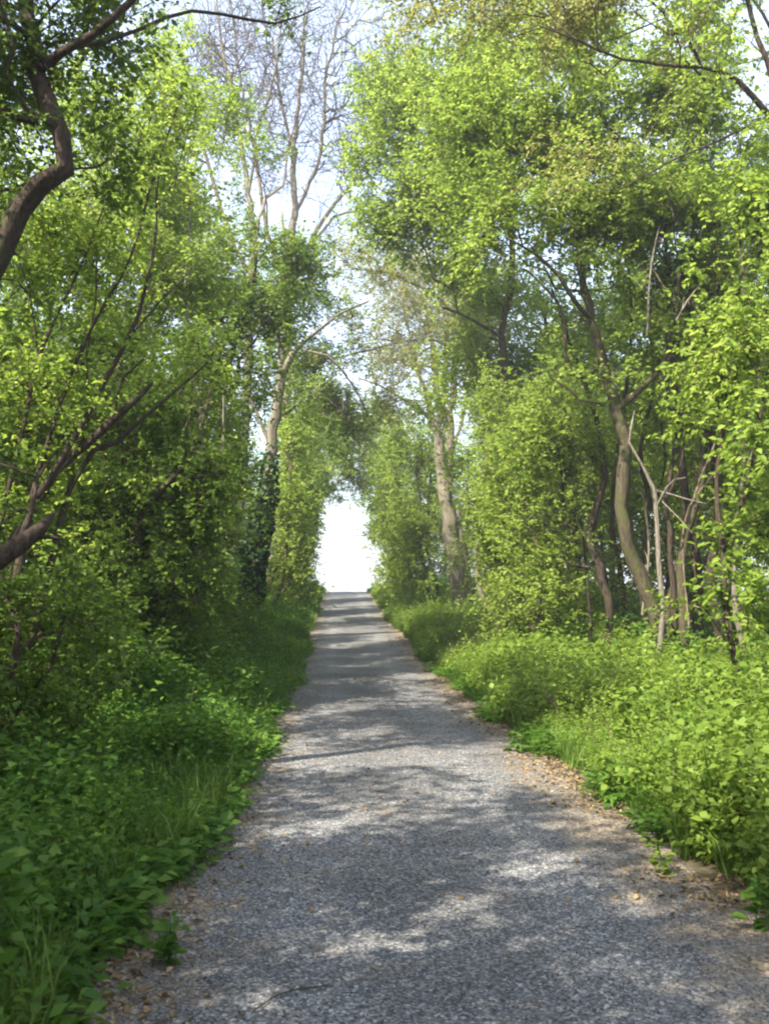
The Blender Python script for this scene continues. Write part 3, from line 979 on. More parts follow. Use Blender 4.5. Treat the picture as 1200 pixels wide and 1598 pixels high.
for (lb, x, Y_, st, w_, bk) in [
    ('thin dark stem rising just right of the dead sapling', 4.45, 14.9, [(1050, 980), (1048, 880), (1040, 780), (1052, 690), (1040, 600), (1046, 480)], 10, 'dark'),
    ('slim brown stem crossing behind the dark clump of trunks', 5.0, 16.2, [(1040, 980), (1062, 860), (1094, 740), (1104, 620), (1130, 480)], 11, 'brown'),
    ('thin upright stem between the s shaped trunk and the mossy trunk', 4.0, 17.5, [(975, 1000), (968, 900), (955, 800), (972, 640), (985, 520), (980, 400)], 9, 'brown'),
    ('slender grey stem at the far right of the dark clump', 5.6, 14.2, [(1150, 960), (1146, 860), (1160, 740), (1152, 620), (1170, 480)], 11, 'grey'),
    ('crooked thin trunk behind the dead sapling leaning left', 4.6, 16.8, [(1010, 990), (1000, 900), (1012, 800), (1000, 700), (1020, 600), (1012, 500)], 10, 'dark')]:
    stn = [G(x, Y_, w_ * .6 * Y_ / F)] + [(a, b_, Y_, w_ * (1 - .1 * i)) for i, (a, b_) in enumerate(st)]
    k, k2 = st[-1], st[2]
    make_tree('thicket_sapling', lb, 'sapling', [stn, [(k2[0], k2[1], Y_, w_ * .5), (k2[0] + 25, k2[1] - 70, Y_ - .2, w_ * .4), (k2[0] + 18, k2[1] - 150, Y_ - .2, w_ * .3)]],
              [(k[0], k[1] - 20, Y_ + .4, 55, 50, .8), (k2[0] + 18, k2[1] - 150, Y_, 35, 30, .5, .6)], bark=bk, leaf='mid', dens=4, size=.07, tl=.34, thin=1)
for (lb, x, Y_, st, w_) in [
    ('mossy trunk leaning right in the dark clump right of the dead sapling', 4.75, 14.9, [(1066, 980), (1060, 900), (1070, 830), (1095, 740), (1090, 600), (1060, 480)], 20),
    ('straight dark trunk in the middle of the dark clump on the right bank', 5.1, 15.3, [(1088, 980), (1086, 880), (1072, 790), (1060, 700), (1050, 560), (1040, 400)], 22),
    ('thicker dark trunk at the right of the clump on the right bank', 5.5, 15.2, [(1118, 960), (1108, 880), (1122, 780), (1112, 660), (1130, 500), (1120, 380)], 24)]:
    stn = [G(x, Y_, w_ * .6 * Y_ / F)] + [(a, b_, Y_, w_ * (1 - .09 * i)) for i, (a, b_) in enumerate(st)]
    k = st[-1]
    make_tree('thicket_tree', lb, 'tree', [stn, [(st[3][0], st[3][1], Y_, 8), (st[3][0] + 30, st[3][1] - 70, Y_ - .3, 6), (st[3][0] + 20, st[3][1] - 150, Y_ - .3, 4)]],
              [(k[0], k[1] + 40, Y_ + .6, 70, 70, 1.1), (k[0] + 60, k[1] + 130, Y_ + .8, 50, 45, .9, .4), (k[0] + 40, k[1] - 120, Y_ + .4, 80, 80, 1.2)], bark='moss' if x < 5 else 'dark', leaf='mid', dens=4.5, size=.07, tl=.36)
make_tree('hedge_shrub', 'bright green shrub on the right bank left of the s shaped trunk', 'shrub',
          [[G(3.6, 19.5, .06), (842, 960, 19.5, 8), (845, 880, 19.5, 9), (830, 830, 19.5, 8), (800, 740, 19.6, 5)], [G(3.4, 20, .05), (800, 960, 20, 7), (790, 860, 20, 6), (770, 720, 20, 4)],
           [G(3.9, 19.8, .05), (870, 940, 19.8, 6), (880, 800, 19.9, 5), (860, 680, 20, 4)]],
          [(800, 850, 20, 80, 100, 1.4), (830, 730, 20.2, 90, 80, 1.4), (870, 930, 19.5, 60, 60, 1.1), (790, 650, 20.6, 70, 60, 1.3), (780, 960, 19.5, 50, 50, .9), (850, 610, 20.6, 70, 50, 1.3, .8), (920, 700, 20.4, 60, 80, 1.3, .8)],
          bark='brown', leaf='fresh', dens=4.6, size=.078, tl=.4)
make_tree('tall_maple', 'tall leafy tree on the right whose high bright canopy reaches over the path', 'tree',
          [[G(4.2, 22.5, .17), (800, 900, 22.5, 18), (795, 760, 22.5, 17), (788, 600, 22.5, 16), (785, 520, 22.3, 14), (798, 430, 22, 12), (790, 330, 21.7, 10), (740, 230, 21.4, 7), (700, 140, 21.2, 4)],
           [(790, 400, 22, 8), (730, 360, 21.5, 7), (660, 330, 21, 5), (610, 300, 20.6, 3)],
           [(785, 330, 21.7, 7), (690, 240, 21, 6), (620, 180, 20.6, 4)],
           [(786, 530, 22.3, 7), (740, 500, 22, 6), (690, 480, 21.7, 4)]],
          [(640, 190, 21, 75, 90, 1.8, 1.1), (680, 320, 21, 95, 85, 1.8, 1.1), (620, 330, 20.6, 50, 60, 1.2), (740, 120, 21.4, 100, 80, 1.8), (760, 240, 21.6, 90, 90, 1.8), (650, 120, 21.4, 55, 50, 1.2), (720, 420, 21.6, 70, 40, 1.3, .8), (565, 245, 20.4, 45, 45, .9, .9), (590, 130, 21, 50, 50, 1.1, .8), (580, 350, 20.5, 45, 40, .9, .7), (800, 450, 22, 60, 40, 1.2, .6)],
          bark='brown', leaf='fresh', dens=3.6, size=.085, tl=.45)
make_tree('blossom_tree', 'pale yellow flowering tree with long dark branches over the top right corner', 'tree',
          [[G(6.6, 12.4, .16), ('w', 6.4, 12.4, 3, .11), (1300, 500, 12.2, 26), (1260, 300, 12, 22), (1200, 180, 11.8, 18), (1128, 112, 11.6, 12), (1060, 104, 11.5, 9), (970, 92, 11.4, 8), (900, 62, 11.3, 6), (840, 40, 11.2, 3)],
           [(1128, 112, 11.6, 9), (1112, 140, 11.5, 8), (1090, 115, 11.4, 7), (1070, 95, 11.4, 4)],
           [(1200, 180, 11.8, 8), (1120, 220, 11.6, 6), (1050, 250, 11.4, 5), (960, 300, 11.2, 3)],
           [(1260, 300, 12, 14), (1240, 150, 11.8, 12), (1190, 20, 11.6, 8), (1100, -80, 11.5, 5)]],
          [(760, 0, 11.8, 150, 60, .9, .8), (930, 20, 11.6, 150, 80, .9, .8), (1080, 40, 11.6, 90, 80, .8, .5), (640, -20, 11.8, 90, 45, .7, .6), (980, -120, 11.6, 260, 90, 1.2, .6), (900, 240, 11.4, 110, 60, .5, .4)],
          bark='dark', leaf='yellow', dens=8, size=.05, tl=.3, tip=.003, aspect=.7, thin=.6)
make_tree('corner_tree', 'deep green leafy boughs in the top right corner', 'tree',
          [[G(5.9, 10.3, .12), ('w', 5.7, 10.3, 3, .10), (1320, 400, 10.2, 24), (1260, 260, 10.1, 18), (1210, 130, 10, 13), (1170, 20, 10, 9), (1150, -120, 10, 5)]],
          [(1160, 70, 10, 80, 70, .8), (1200, 200, 10.3, 60, 70, .7), (1230, 350, 10.2, 70, 90, .7), (1160, -100, 10, 140, 100, 1)], bark='dark', leaf='fresh', dens=8, size=.062, tl=.32, tip=.003)
make_tree('grey_stemmed_tree', 'pale grey tree with several upright stems from one trunk on the right verge', 'tree',
          [[G(3.85, 34, .30), (718, 925, 34, 26), (710, 870, 34, 22), (700, 810, 34, 21), (692, 740, 34, 18), (686, 670, 34, 12), (680, 600, 34, 9), (672, 540, 34, 7), (665, 470, 34, 4)],
           [G(4.15, 34, .14), (738, 930, 34, 9), (722, 860, 34, 9), (712, 800, 34, 9)],
           [(698, 780, 34, 12), (702, 720, 34, 11), (704, 640, 34, 10), (710, 560, 34, 8), (716, 480, 34, 5)],
           [(690, 730, 34, 9), (676, 660, 34, 8), (660, 600, 34, 6), (640, 540, 34, 4)],
           [(690, 700, 34, 6), (694, 620, 34, 6), (696, 540, 34, 5), (690, 450, 34, 3)],
           [(702, 720, 34, 6), (725, 640, 34, 5), (745, 560, 34, 4), (760, 480, 34, 3)],
           [(676, 660, 34, 5), (640, 630, 33.6, 4), (590, 600, 33.2, 3), (560, 590, 33, 2)]],
          [(680, 500, 34, 90, 60, 2, 1), (640, 470, 34, 70, 50, 1.8, .8), (740, 520, 34, 60, 70, 1.8, .9), (600, 560, 33.4, 50, 50, 1.4, .7), (700, 430, 34.4, 100, 50, 2, .7)],
          bark='grey', leaf='bud', thin=1.1, dens=1.3, size=.09, per=6, ntw=5, tl=.7, tip=.006, seg=.5, twigbark='grey', sides=11)
for (nm, lb, X_, Y_, blobs, lf) in [
    ('hedge_shrub', 'green shrub on the right between the grey stemmed tree and the nearer bright shrub', 3.7, 27,
     [(808, 830, 27, 55, 110, 1.6), (815, 690, 27.4, 60, 70, 1.6), (790, 930, 27, 45, 50, 1.3), (800, 610, 28, 60, 50, 1.4, .8), (775, 750, 28.5, 35, 60, .8, .7), (740, 640, 29, 40, 50, 1.2, .8), (870, 560, 28, 70, 60, 1.5, .8), (660, 760, 30, 26, 50, .9, .6)], 'fresh'),
    ('hawthorn', 'green hawthorn on the right, just past the grey stemmed tree', 3.3, 38,
     [(650, 820, 38, 50, 100, 2), (655, 710, 38.5, 48, 60, 2), (640, 910, 37.6, 45, 45, 1.6), (620, 680, 38, 36, 40, 1.5, .8)], 'fresh'),
    ('hawthorn', 'yellow green hawthorn on the right, second past the grey stemmed tree', 3.0, 45,
     [(615, 800, 45, 36, 85, 2), (610, 700, 45.6, 36, 50, 2), (622, 890, 45, 30, 45, 1.5), (590, 640, 46, 34, 34, 1.6, .8), (555, 665, 44, 34, 30, 1.3, .8), (545, 715, 44, 28, 24, 1, .7)], 'fresh'),
    ('hawthorn', 'last hedge tree on the right at the crest of the path', 2.9, 54,
     [(606, 800, 54, 27, 55, 2), (588, 720, 54.6, 34, 44, 2), (620, 880, 54, 20, 40, 1.3), (562, 690, 55, 30, 40, 1.7, .8), (568, 755, 55, 20, 34, 1.2, .9), (550, 745, 55, 20, 26, 1, .7), (584, 830, 54, 12, 40, 1, .7)], 'mid')]:
    pb = blobs[0]
    make_tree(nm, lb, 'tree' if nm == 'hawthorn' else 'shrub',
              [[G(X_, Y_, .10), (pb[0] + 12, 900, Y_, 7), (pb[0] + 5, 800, Y_, 6), (pb[0], 720, Y_, 4)], [G(X_ + .3, Y_ + .3, .07), (pb[0] + 18, 860, Y_, 5), (pb[0] + 22, 740, Y_, 4)]],
              blobs, bark='brown', leaf=lf, dens=2.4 if Y_ > 30 else 3.4, size=.115 if Y_ > 30 else .085, per=8, tl=.52, tip=.005, seg=.6)


make_tree('blackthorn', 'yellowish budding tree on the right whose thin boughs arch across the middle of the path', 'tree',
          [[G(4.3, 30, .13), (745, 900, 30, 12), (755, 760, 30, 11), (760, 640, 30, 10), (740, 540, 29.8, 9), (690, 470, 29.5, 7), (620, 430, 29, 5), (560, 420, 28.6, 3)],
           [(745, 550, 29.8, 6), (660, 530, 29.4, 5), (580, 545, 29, 4), (520, 560, 28.6, 3)],
           [(760, 640, 30, 7), (790, 540, 30, 6), (780, 460, 30, 4)]],
          [(600, 420, 29, 90, 45, 1.5), (680, 450, 29.5, 80, 40, 1.5), (560, 500, 29, 70, 50, 1.3, .5), (640, 540, 29.4, 90, 50, 1.4, .8), (760, 500, 30, 70, 70, 1.4, .9), (540, 400, 28.6, 50, 30, 1, .8), (620, 620, 30, 60, 45, 1.2, .9), (700, 580, 31, 60, 50, 1.2, .7), (500, 560, 29, 45, 50, 1.0, .6), (540, 610, 29.5, 60, 45, 1.1, .8), (575, 690, 31, 30, 40, .9, .8), (600, 560, 29, 60, 60, 1.2, .7)],
          bark='grey', leaf='yellow', dens=1.5, size=.075, tl=.6, tip=.006, seg=.5, thin=.7)


make_tree('hedge_maple', 'broad leafy maple on the right, spreading behind the mossy trunk under the high canopy', 'tree',
          [[G(5.6, 24.5, .12), (900, 900, 24.5, 14), (890, 760, 24.5, 13), (880, 640, 24.5, 11), (860, 540, 24.3, 9), (840, 450, 24, 5)],
           [(885, 680, 24.5, 8), (930, 600, 24.5, 7), (950, 520, 24.5, 4)],
           [(870, 580, 24.4, 7), (800, 540, 24, 5), (740, 520, 23.6, 3)]],
          [(860, 640, 24.8, 100, 70, 1.8), (740, 560, 24, 80, 60, 1.5, .8), (930, 520, 24.8, 90, 70, 1.6, .8), (680, 630, 25, 40, 40, 1.1, .5), (830, 480, 24.4, 70, 50, 1.4, .6), (1000, 600, 24.6, 80, 80, 1.5), (1060, 500, 24, 80, 80, 1.5, .8), (900, 740, 25, 90, 70, 1.5), (1080, 680, 24, 80, 80, 1.4, .9), (760, 470, 24, 80, 60, 1.5, .8), (830, 560, 24, 80, 50, 1.4, .8), (980, 470, 25, 80, 60, 1.5, .8), (720, 720, 26, 30, 60, .8, .5)],
          bark='dark', leaf='fresh', dens=2.6, size=.09, tl=.48, gap=-.2)
make_tree('ash_sapling', 'light green airy tree on the left between the fanning stems and the bare trees', 'tree',
          [[G(-4.6, 17, .07), (200, 900, 17, 13), (215, 700, 17, 11), (225, 500, 17, 9), (230, 330, 17, 7), (250, 180, 17, 4)],
           [(222, 560, 17, 6), (280, 430, 16.8, 5), (300, 330, 16.6, 3)]],
          [(240, 330, 17, 90, 100, 1.4, .9), (170, 200, 17.2, 90, 90, 1.3, .7), (120, 330, 17.2, 80, 80, 1.2, .8), (285, 200, 17, 45, 70, .9, .6), (200, 480, 17.2, 90, 80, 1.3, .8), (260, 80, 17.4, 60, 60, 1, .5), (80, 200, 17.4, 80, 80, 1.2, .7)],
          bark='grey', leaf='fresh', dens=3.0, size=.075, tl=.42, gap=-.2)


# ------------------------------------------------------------------ back rows: four kinds, then copies
def generic(label, h, rad, leaf, bark, dens, size, x, y, group, cat='tree', name='thicket_tree'):
    gz_ = float(ground_z(x, y))
    n_ = int(h * rad * rad * dens * 4.2)
    q = nrm(rng.normal(0, 1, (n_, 3))) * (rng.random((n_, 1)) ** (1 / 2.4))
    pts = np.array([x, y, gz_ + h * .55]) + q * np.array([rad, rad, h * .47])
    k = np.array([noise.noise(Vector(v * .9)) for v in pts])
    pts = pts[(k > -.15) & (pts[:, 2] > gz_ + .4)]
    st = [('w', x, y, gz_ - .05, .12), ('w', x + .15, y, gz_ + h * .3, .09), ('w', x - .1, y + .1, gz_ + h * .6, .06), ('w', x, y, gz_ + h * .85, .02)]
    st2 = [('w', x + .3, y + .2, gz_ - .05, .07), ('w', x + .7, y + .3, gz_ + h * .3, .05), ('w', x + .8, y + .2, gz_ + h * .6, .02)]
    return make_tree(name, label, cat, [st, st2], [], bark=bark, leaf=leaf, pts=pts, size=size, per=8, ntw=4, tl=.5, tip=.005, group=group, seg=.6)


BACKG = 'trees deeper in the thicket behind the hedgerows'
BL, BR = 'leafy tree deep in the thicket behind the left hedgerow', 'leafy tree deep in the thicket behind the right hedgerow'
kinds = [generic(BL, 8.5, 2.3, 'mid', 'dark', 7.5, .12, -6.5, 13, BACKG),
         generic(BR, 8.0, 2.3, 'fresh', 'brown', 7.5, .12, 7.2, 17, BACKG),
         generic(BL, 7.0, 2.1, 'deep', 'dark', 8.5, .11, -5.9, 18.5, BACKG)]
kinds.append(generic('thinly leaved young tree behind the left hedgerow, its crown letting the sun through', 9.0, 2.4, 'fresh', 'brown', 2.6, .10, -6.0, 9.4, BACKG))
spots = [(-7.5, 9.5, 0, BL, 1.0), (-6.3, 23.5, 0, BL, .95), (-5.6, 29.5, 2, BL, .95), (-5.9, 35, 0, BL, .9), (-5.6, 42, 2, BL, .95), (-5.5, 49, 0, BL, .9), (-9.5, 15, 2, BL, 1.1), (-9.5, 24, 0, BL, 1.1),
         (-5.2, 56, 2, BL, .9), (-9.5, 33, 2, BL, 1), (7.0, 22.5, 1, BR, 1.0), (6.4, 28.5, 1, BR, .95), (6.8, 35, 1, BR, 1.0), (6.0, 41, 1, BR, .95), (5.8, 48, 0, BR, .9), (5.4, 55, 1, BR, .9),
         (8.3, 12.8, 0, BR, .9), (-7.2, 19.5, 0, BL, 1), (-7.8, 28, 2, BL, 1.1), (-8, 39, 0, BL, 1.1), (-8.2, 47, 2, BL, 1.1), (-12.5, 19, 0, BL, 1.1), (-12.5, 30, 2, BL, 1.1), (-13, 42, 0, BL, 1.2), (8.6, 25.5, 1, BR, 1), (8.8, 33, 0, BR, 1.1), (8.8, 40, 1, BR, 1.1), (8.5, 48, 0, BR, 1.1), (13, 24, 1, BR, 1.2), (13, 34, 0, BR, 1.2), (12.5, 16.5, 1, BR, 1.1), (9.5, 9.5, 0, BR, .9), (10.2, 20, 1, BR, 1.1), (10.2, 29, 0, BR, 1.1)]
for i, (x, y, k, lb, s_) in enumerate(spots):
    copy_tree(kinds[k], (x, y, float(ground_z(x, y)) - .05), i * 2.4, lb, BACKG, s_)
# trees beside and behind the photographer: they stand outside the frame and shade the near path
BH = 'hedgerow tree standing beside the path just outside the frame'
for i, (x, y, k, s_) in enumerate([(-5.0, 3.0, 0, .85), (-4.4, -1.8, 0, .95), (-5.2, -6.2, 0, 1.0), (-7.6, 0.5, 2, 1.0), (-7.5, -5.5, 0, 1.0), (-3.5, 1.0, 0, .85), (-3.2, -3.6, 3, .9), (-3.4, -8, 3, 1.0), (-5.4, 0.2, 2, 1.0), (-1.0, -7.5, 3, 1.0), (2.6, -6, 3, .9), (5.2, 4.8, 1, .8), (5.4, -1.0, 1, .9), (-6.2, -11, 2, 1.0)]):
    copy_tree(kinds[k], (x, y, float(ground_z(x, y)) - .05), 1 + i * 1.9, BH, 'hedgerow trees beside the photographer', s_)
print('leaves', N_LEAVES)


# ------------------------------------------------------------------ undergrowth (stuff, scattered by geometry nodes)
def proto(name, me):
    return bpy.data.objects.new(name, me)      # not linked: only the scatter refers to it


def herb_mesh(kind, seed, mat):
    g_ = np.random.default_rng(seed)
    c, d, s_ = [], [], []
    if kind == 'nettle':
        for st in range(4):
            b0 = np.array([*g_.normal(0, .05, 2), 0])
            top = b0 + np.array([*g_.normal(0, .09, 2), .30 + .16 * g_.random()])
            for k in range(7):
                t = .2 + .8 * k / 6
                a0 = k * 1.57 + g_.random() * .4
                for a in (a0, a0 + 3.14):
                    c.append(b0 + (top - b0) * t)
                    d.append([math.cos(a), math.sin(a), .1 - .35 * g_.random()])
                    s_.append((.052 - .022 * t) * (.8 + .5 * g_.random()))
    elif kind == 'leafy':
        for k in range(38):
            a = g_.random() * 6.28
            h = .05 + .26 * g_.random()
            r_ = .16 * math.sqrt(g_.random())
            c.append([r_ * math.cos(a), r_ * math.sin(a), h])
            a += g_.normal(0, .5)
            d.append([math.cos(a), math.sin(a), g_.normal(0, .3)])
            s_.append(.026 + .04 * g_.random() ** 1.5)
    elif kind == 'fine':
        for k in range(9):
            a0 = g_.random() * 6.28
            b0 = np.array([*g_.normal(0, .05, 2), 0])
            top = b0 + np.array([math.cos(a0) * .14, math.sin(a0) * .14, .16 + .30 * g_.random()])
            for j in range(8):
                t = .25 + .75 * j / 7
                a = j * 2.4 + g_.random()
                c.append(b0 + (top - b0) * t)
                d.append([math.cos(a), math.sin(a), g_.normal(.1, .4)])
                s_.append(.026 + .026 * g_.random())
    elif kind == 'low':
        for k in range(20):
            a = g_.random() * 6.28
            r_ = .15 * math.sqrt(g_.random())
            c.append([r_ * math.cos(a), r_ * math.sin(a), .02 + .09 * g_.random()])
            d.append([math.cos(a), math.sin(a), g_.normal(.1, .25)])
            s_.append(.03 + .03 * g_.random())
    if kind in ('nettle', 'leafy', 'low', 'fine'):
        c, d, s_ = np.array(c), np.array(d, float), np.array(s_)
        v, f, k = leaf_mesh_arrays(c, d, s_, hexa=(kind not in ('low', 'fine')), upness=1.1, aspect=.62, g_=g_)
        tint = g_.beta(2, 2, len(c))
        if kind not in ('low', 'fine'):
            tint = np.repeat(tint, 2)
        return np_mesh(kind, v, f, k, mat, attr=tint)
    # grass tuft
    vs, fs, tn = [], [], []
    for k in range(16 if kind == 'grass' else 9):
        a = g_.random() * 6.28
        h = (.16 + .22 * g_.random()) * (1 if kind == 'grass' else .8)
        ln = h * (.25 + .6 * g_.random())
        b0 = np.array([*g_.normal(0, .03, 2), 0])
        o = np.array([math.cos(a), math.sin(a), 0])
        sd_ = np.array([-o[1], o[0], 0]) * .0035
        p1 = b0 + o * ln * .3 + np.array([0, 0, h * .65])
        p2 = b0 + o * ln + np.array([0, 0, h * (.75 + .3 * g_.random())])
        n_ = len(vs)
        vs += [b0 - sd_, b0 + sd_, p1 + sd_ * .9, p1 - sd_ * .9, p2]
        fs.append([n_, n_ + 1, n_ + 2, n_ + 3])
        fs.append([n_ + 3, n_ + 2, n_ + 4, n_ + 4])
        tn += [g_.random()] * 2
    f = np.array(fs)
    flat, sz = [], []
    for q in f:
        if q[2] == q[3]:
            flat += list(q[:3])
            sz.append(3)
        else:
            flat += list(q)
            sz.append(4)
    return np_mesh(kind, np.array(vs), flat, sz, mat, attr=tn)


def scatter(name, pts, protos, label, smin, smax, cat, tilt=.15, full=False, swell=0):
    """one object: points with turn and size attributes, a geometry node instances the unlinked plants on them"""
    n_ = len(pts)
    me = bpy.data.meshes.new(name)
    me.vertices.add(n_)
    me.vertices.foreach_set('co', np.ascontiguousarray(pts, np.float32).ravel())
    a = me.attributes.new('turn', 'FLOAT_VECTOR', 'POINT')
    rt = rng.normal(0, tilt, (n_, 3))
    rt[:, 2] = rng.random(n_) * 6.283
    if full:
        rt = rng.random((n_, 3)) * 6.283
    a.data.foreach_set('vector', rt.astype(np.float32).ravel())
    a = me.attributes.new('size', 'FLOAT', 'POINT')
    sz = smin + (smax - smin) * rng.random(n_) ** 1.4
    if swell:                      # plants stand in taller and shorter clumps and grow taller away from the path
        kk = np.array([noise.noise(Vector((a_ * .9, b_ * .9, 11.3))) for a_, b_ in pts[:, :2]])
        sz = sz * (.85 + swell * 1.6 * kk.clip(-.3, .5) + np.where(pts[:, 0] < 0, .8, .08) * swell * np.clip(np.abs(pts[:, 0]) - 1.7, 0, 2.0))
    a.data.foreach_set('value', sz.astype(np.float32))
    a = me.attributes.new('pick', 'INT', 'POINT')
    a.data.foreach_set('value', rng.integers(0, len(protos), n_).astype(np.int32))
    o = link(name, me)
    tag(o, label, cat, kind='stuff')
    gt = bpy.data.node_groups.new(name, 'GeometryNodeTree')
    gt.interface.new_socket('Geometry', in_out='INPUT', socket_type='NodeSocketGeometry')
    gt.interface.new_socket('Geometry', in_out='OUTPUT', socket_type='NodeSocketGeometry')
    gi, go = gt.nodes.new('NodeGroupInput'), gt.nodes.new('NodeGroupOutput')
    jn = gt.nodes.new('GeometryNodeGeometryToInstance')
    ip = gt.nodes.new('GeometryNodeInstanceOnPoints')
    for q in reversed(protos):
        oi = gt.nodes.new('GeometryNodeObjectInfo')
        oi.inputs['Object'].default_value = q
        gt.links.new(oi.outputs['Geometry'], jn.inputs[0])
    ip.inputs['Pick Instance'].default_value = True
    def attr(nm, tp):
        x = gt.nodes.new('GeometryNodeInputNamedAttribute')
        x.data_type = tp
        x.inputs['Name'].default_value = nm
        return x.outputs[0]
    e2r = gt.nodes.new('FunctionNodeEulerToRotation')
    gt.links.new(attr('turn', 'FLOAT_VECTOR'), e2r.inputs[0])
    gt.links.new(gi.outputs[0], ip.inputs['Points'])
    gt.links.new(jn.outputs[0], ip.inputs['Instance'])
    gt.links.new(attr('pick', 'INT'), ip.inputs['Instance Index'])
    gt.links.new(e2r.outputs[0], ip.inputs['Rotation'])
    gt.links.new(attr('size', 'FLOAT'), ip.inputs['Scale'])
    gt.links.new(ip.outputs[0], go.inputs[0])
    md = o.modifiers.new('scatter', 'NODES')
    md.node_group = gt
    return o


def bank_points(n_, side, y0, y1, x0, x1, pw=1.0, hug=0.0, clump=None):
    y = y0 + (y1 - y0) * rng.random(n_) ** pw
    edge = .05 * np.sin(y * 1.9 + side) + .05 * np.sin(y * .8 + 2 * side) + .04 * np.sin(y * 5.3)
    if side > 0:
        edge = edge + np.clip((6.2 - y) * .10, 0, .35)
    else:
        edge = edge + np.clip((6.5 - y) * .05, 0, .16)
    x = x0 + (x1 - x0) * rng.random(n_) ** (1 + hug) + edge
    x = x * side
    if clump is not None:
        k = np.array([noise.noise(Vector((a * 1.3, b_ * 1.3, clump * 7.7))) for a, b_ in zip(x, y)])
        m_ = k > -.08
        x, y = x[m_], y[m_]
    return np.stack([x, y, ground_z(x, y) - .01], -1)


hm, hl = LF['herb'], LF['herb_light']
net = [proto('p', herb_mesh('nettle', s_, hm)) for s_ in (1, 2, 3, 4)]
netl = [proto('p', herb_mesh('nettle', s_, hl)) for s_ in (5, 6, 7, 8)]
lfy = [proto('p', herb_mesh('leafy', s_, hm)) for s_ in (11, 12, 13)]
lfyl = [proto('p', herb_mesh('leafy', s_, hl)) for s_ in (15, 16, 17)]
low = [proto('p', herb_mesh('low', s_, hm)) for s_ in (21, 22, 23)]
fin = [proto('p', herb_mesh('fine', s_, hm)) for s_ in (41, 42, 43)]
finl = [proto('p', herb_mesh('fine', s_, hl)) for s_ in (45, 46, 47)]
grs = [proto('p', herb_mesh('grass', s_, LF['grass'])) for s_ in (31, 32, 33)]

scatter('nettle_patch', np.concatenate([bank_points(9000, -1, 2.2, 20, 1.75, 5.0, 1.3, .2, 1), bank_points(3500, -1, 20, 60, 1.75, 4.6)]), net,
        'nettles crowding the left bank beside the path, its shade put into their dark green', .45, .95, 'nettles', swell=.7)
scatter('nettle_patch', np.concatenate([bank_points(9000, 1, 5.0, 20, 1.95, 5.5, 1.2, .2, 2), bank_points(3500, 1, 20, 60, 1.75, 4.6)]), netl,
        'nettles crowding the right bank beside the path, sunlight put into their light green', .4, .9, 'nettles', swell=.7)
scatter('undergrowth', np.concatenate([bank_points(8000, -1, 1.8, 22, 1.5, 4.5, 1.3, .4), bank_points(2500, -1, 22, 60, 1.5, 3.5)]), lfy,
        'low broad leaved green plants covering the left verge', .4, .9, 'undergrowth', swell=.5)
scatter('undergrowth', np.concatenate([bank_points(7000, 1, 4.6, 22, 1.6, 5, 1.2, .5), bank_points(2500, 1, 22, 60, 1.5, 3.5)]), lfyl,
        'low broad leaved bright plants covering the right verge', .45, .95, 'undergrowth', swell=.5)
def stalk_mesh(seed):
    g_ = np.random.default_rng(seed)
    wd = Wood()
    for k in range(3):
        b0 = np.array([*g_.normal(0, .03, 2), 0])
        tp = b0 + np.array([*g_.normal(0, .16, 2), .35 + .35 * g_.random()])
        wd.add(np.array([b0, (b0 + tp) / 2 + g_.normal(0, .02, 3), tp]), [.0035, .003, .0015], 4)
    return wd.mesh('stalk', BK['twig'])


stk = [proto('p', stalk_mesh(s_)) for s_ in range(3)]
scatter('dry_stalks', np.concatenate([bank_points(260, -1, 3, 26, 1.7, 4.5), bank_points(420, 1, 5, 26, 1.7, 4.8)]), stk,
        'thin dry brown stalks standing among the weeds on both banks', .6, 1.3, 'dry stalks', tilt=.3)
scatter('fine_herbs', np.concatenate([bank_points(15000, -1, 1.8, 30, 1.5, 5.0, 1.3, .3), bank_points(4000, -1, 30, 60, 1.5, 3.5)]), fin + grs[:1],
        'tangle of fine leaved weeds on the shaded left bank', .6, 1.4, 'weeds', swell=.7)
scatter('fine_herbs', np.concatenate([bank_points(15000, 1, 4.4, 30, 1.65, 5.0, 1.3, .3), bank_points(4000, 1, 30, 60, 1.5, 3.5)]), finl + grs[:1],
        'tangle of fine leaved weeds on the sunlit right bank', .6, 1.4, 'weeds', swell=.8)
scatter('ground_cover', np.concatenate([bank_points(6500, -1, 1.6, 25, 1.30, 2.6, 1.4, .8), bank_points(4500, 1, 3.2, 25, 1.45, 2.8, 1.2, .8, 5)]), low,
        'small creeping leaves along both edges of the path', .7, 1.6, 'ground cover')
scatter('grass', np.concatenate([bank_points(4200, -1, 1.6, 30, 1.30, 3.0, 1.3, .5, 3), bank_points(3000, 1, 4.5, 30, 1.5, 3.2, 1.2, .5, 4), bank_points(2500, -1, 30, 62, 1.3, 2.4), bank_points(2500, 1, 30, 62, 1.3, 2.4)]), grs,
        'green grass blades leaning over the edges of the path', .5, 1.15, 'grass')
# darker plants further inside both thickets so that no bare soil shows between the stems
scatter('thicket_undergrowth', np.concatenate([bank_points(5000, -1, 3, 60, 4, 10), bank_points(6000, 1, 4, 60, 4, 11)]), lfy + net,
        'green plants growing under the trees on both sides', 1.2, 2.4, 'undergrowth', swell=.5)


# gravel chips
def stone_mesh(seed):
    g_ = np.random.default_rng(seed)
    v = np.array([[1, 0, 0], [-1, 0, 0], [0, 1, 0], [0, -1, 0], [0, 0, 1], [0, 0, -1.0]]) * (.6 + .7 * g_.random((6, 1))) + g_.normal(0, .18, (6, 3))
    v *= np.array([1, .75, .5]) * .0056
    f = [0, 2, 4, 2, 1, 4, 1, 3, 4, 3, 0, 4, 2, 0, 5, 1, 2, 5, 3, 1, 5, 0, 3, 5]
    return np_mesh('chip', v, f, 3, STONE)


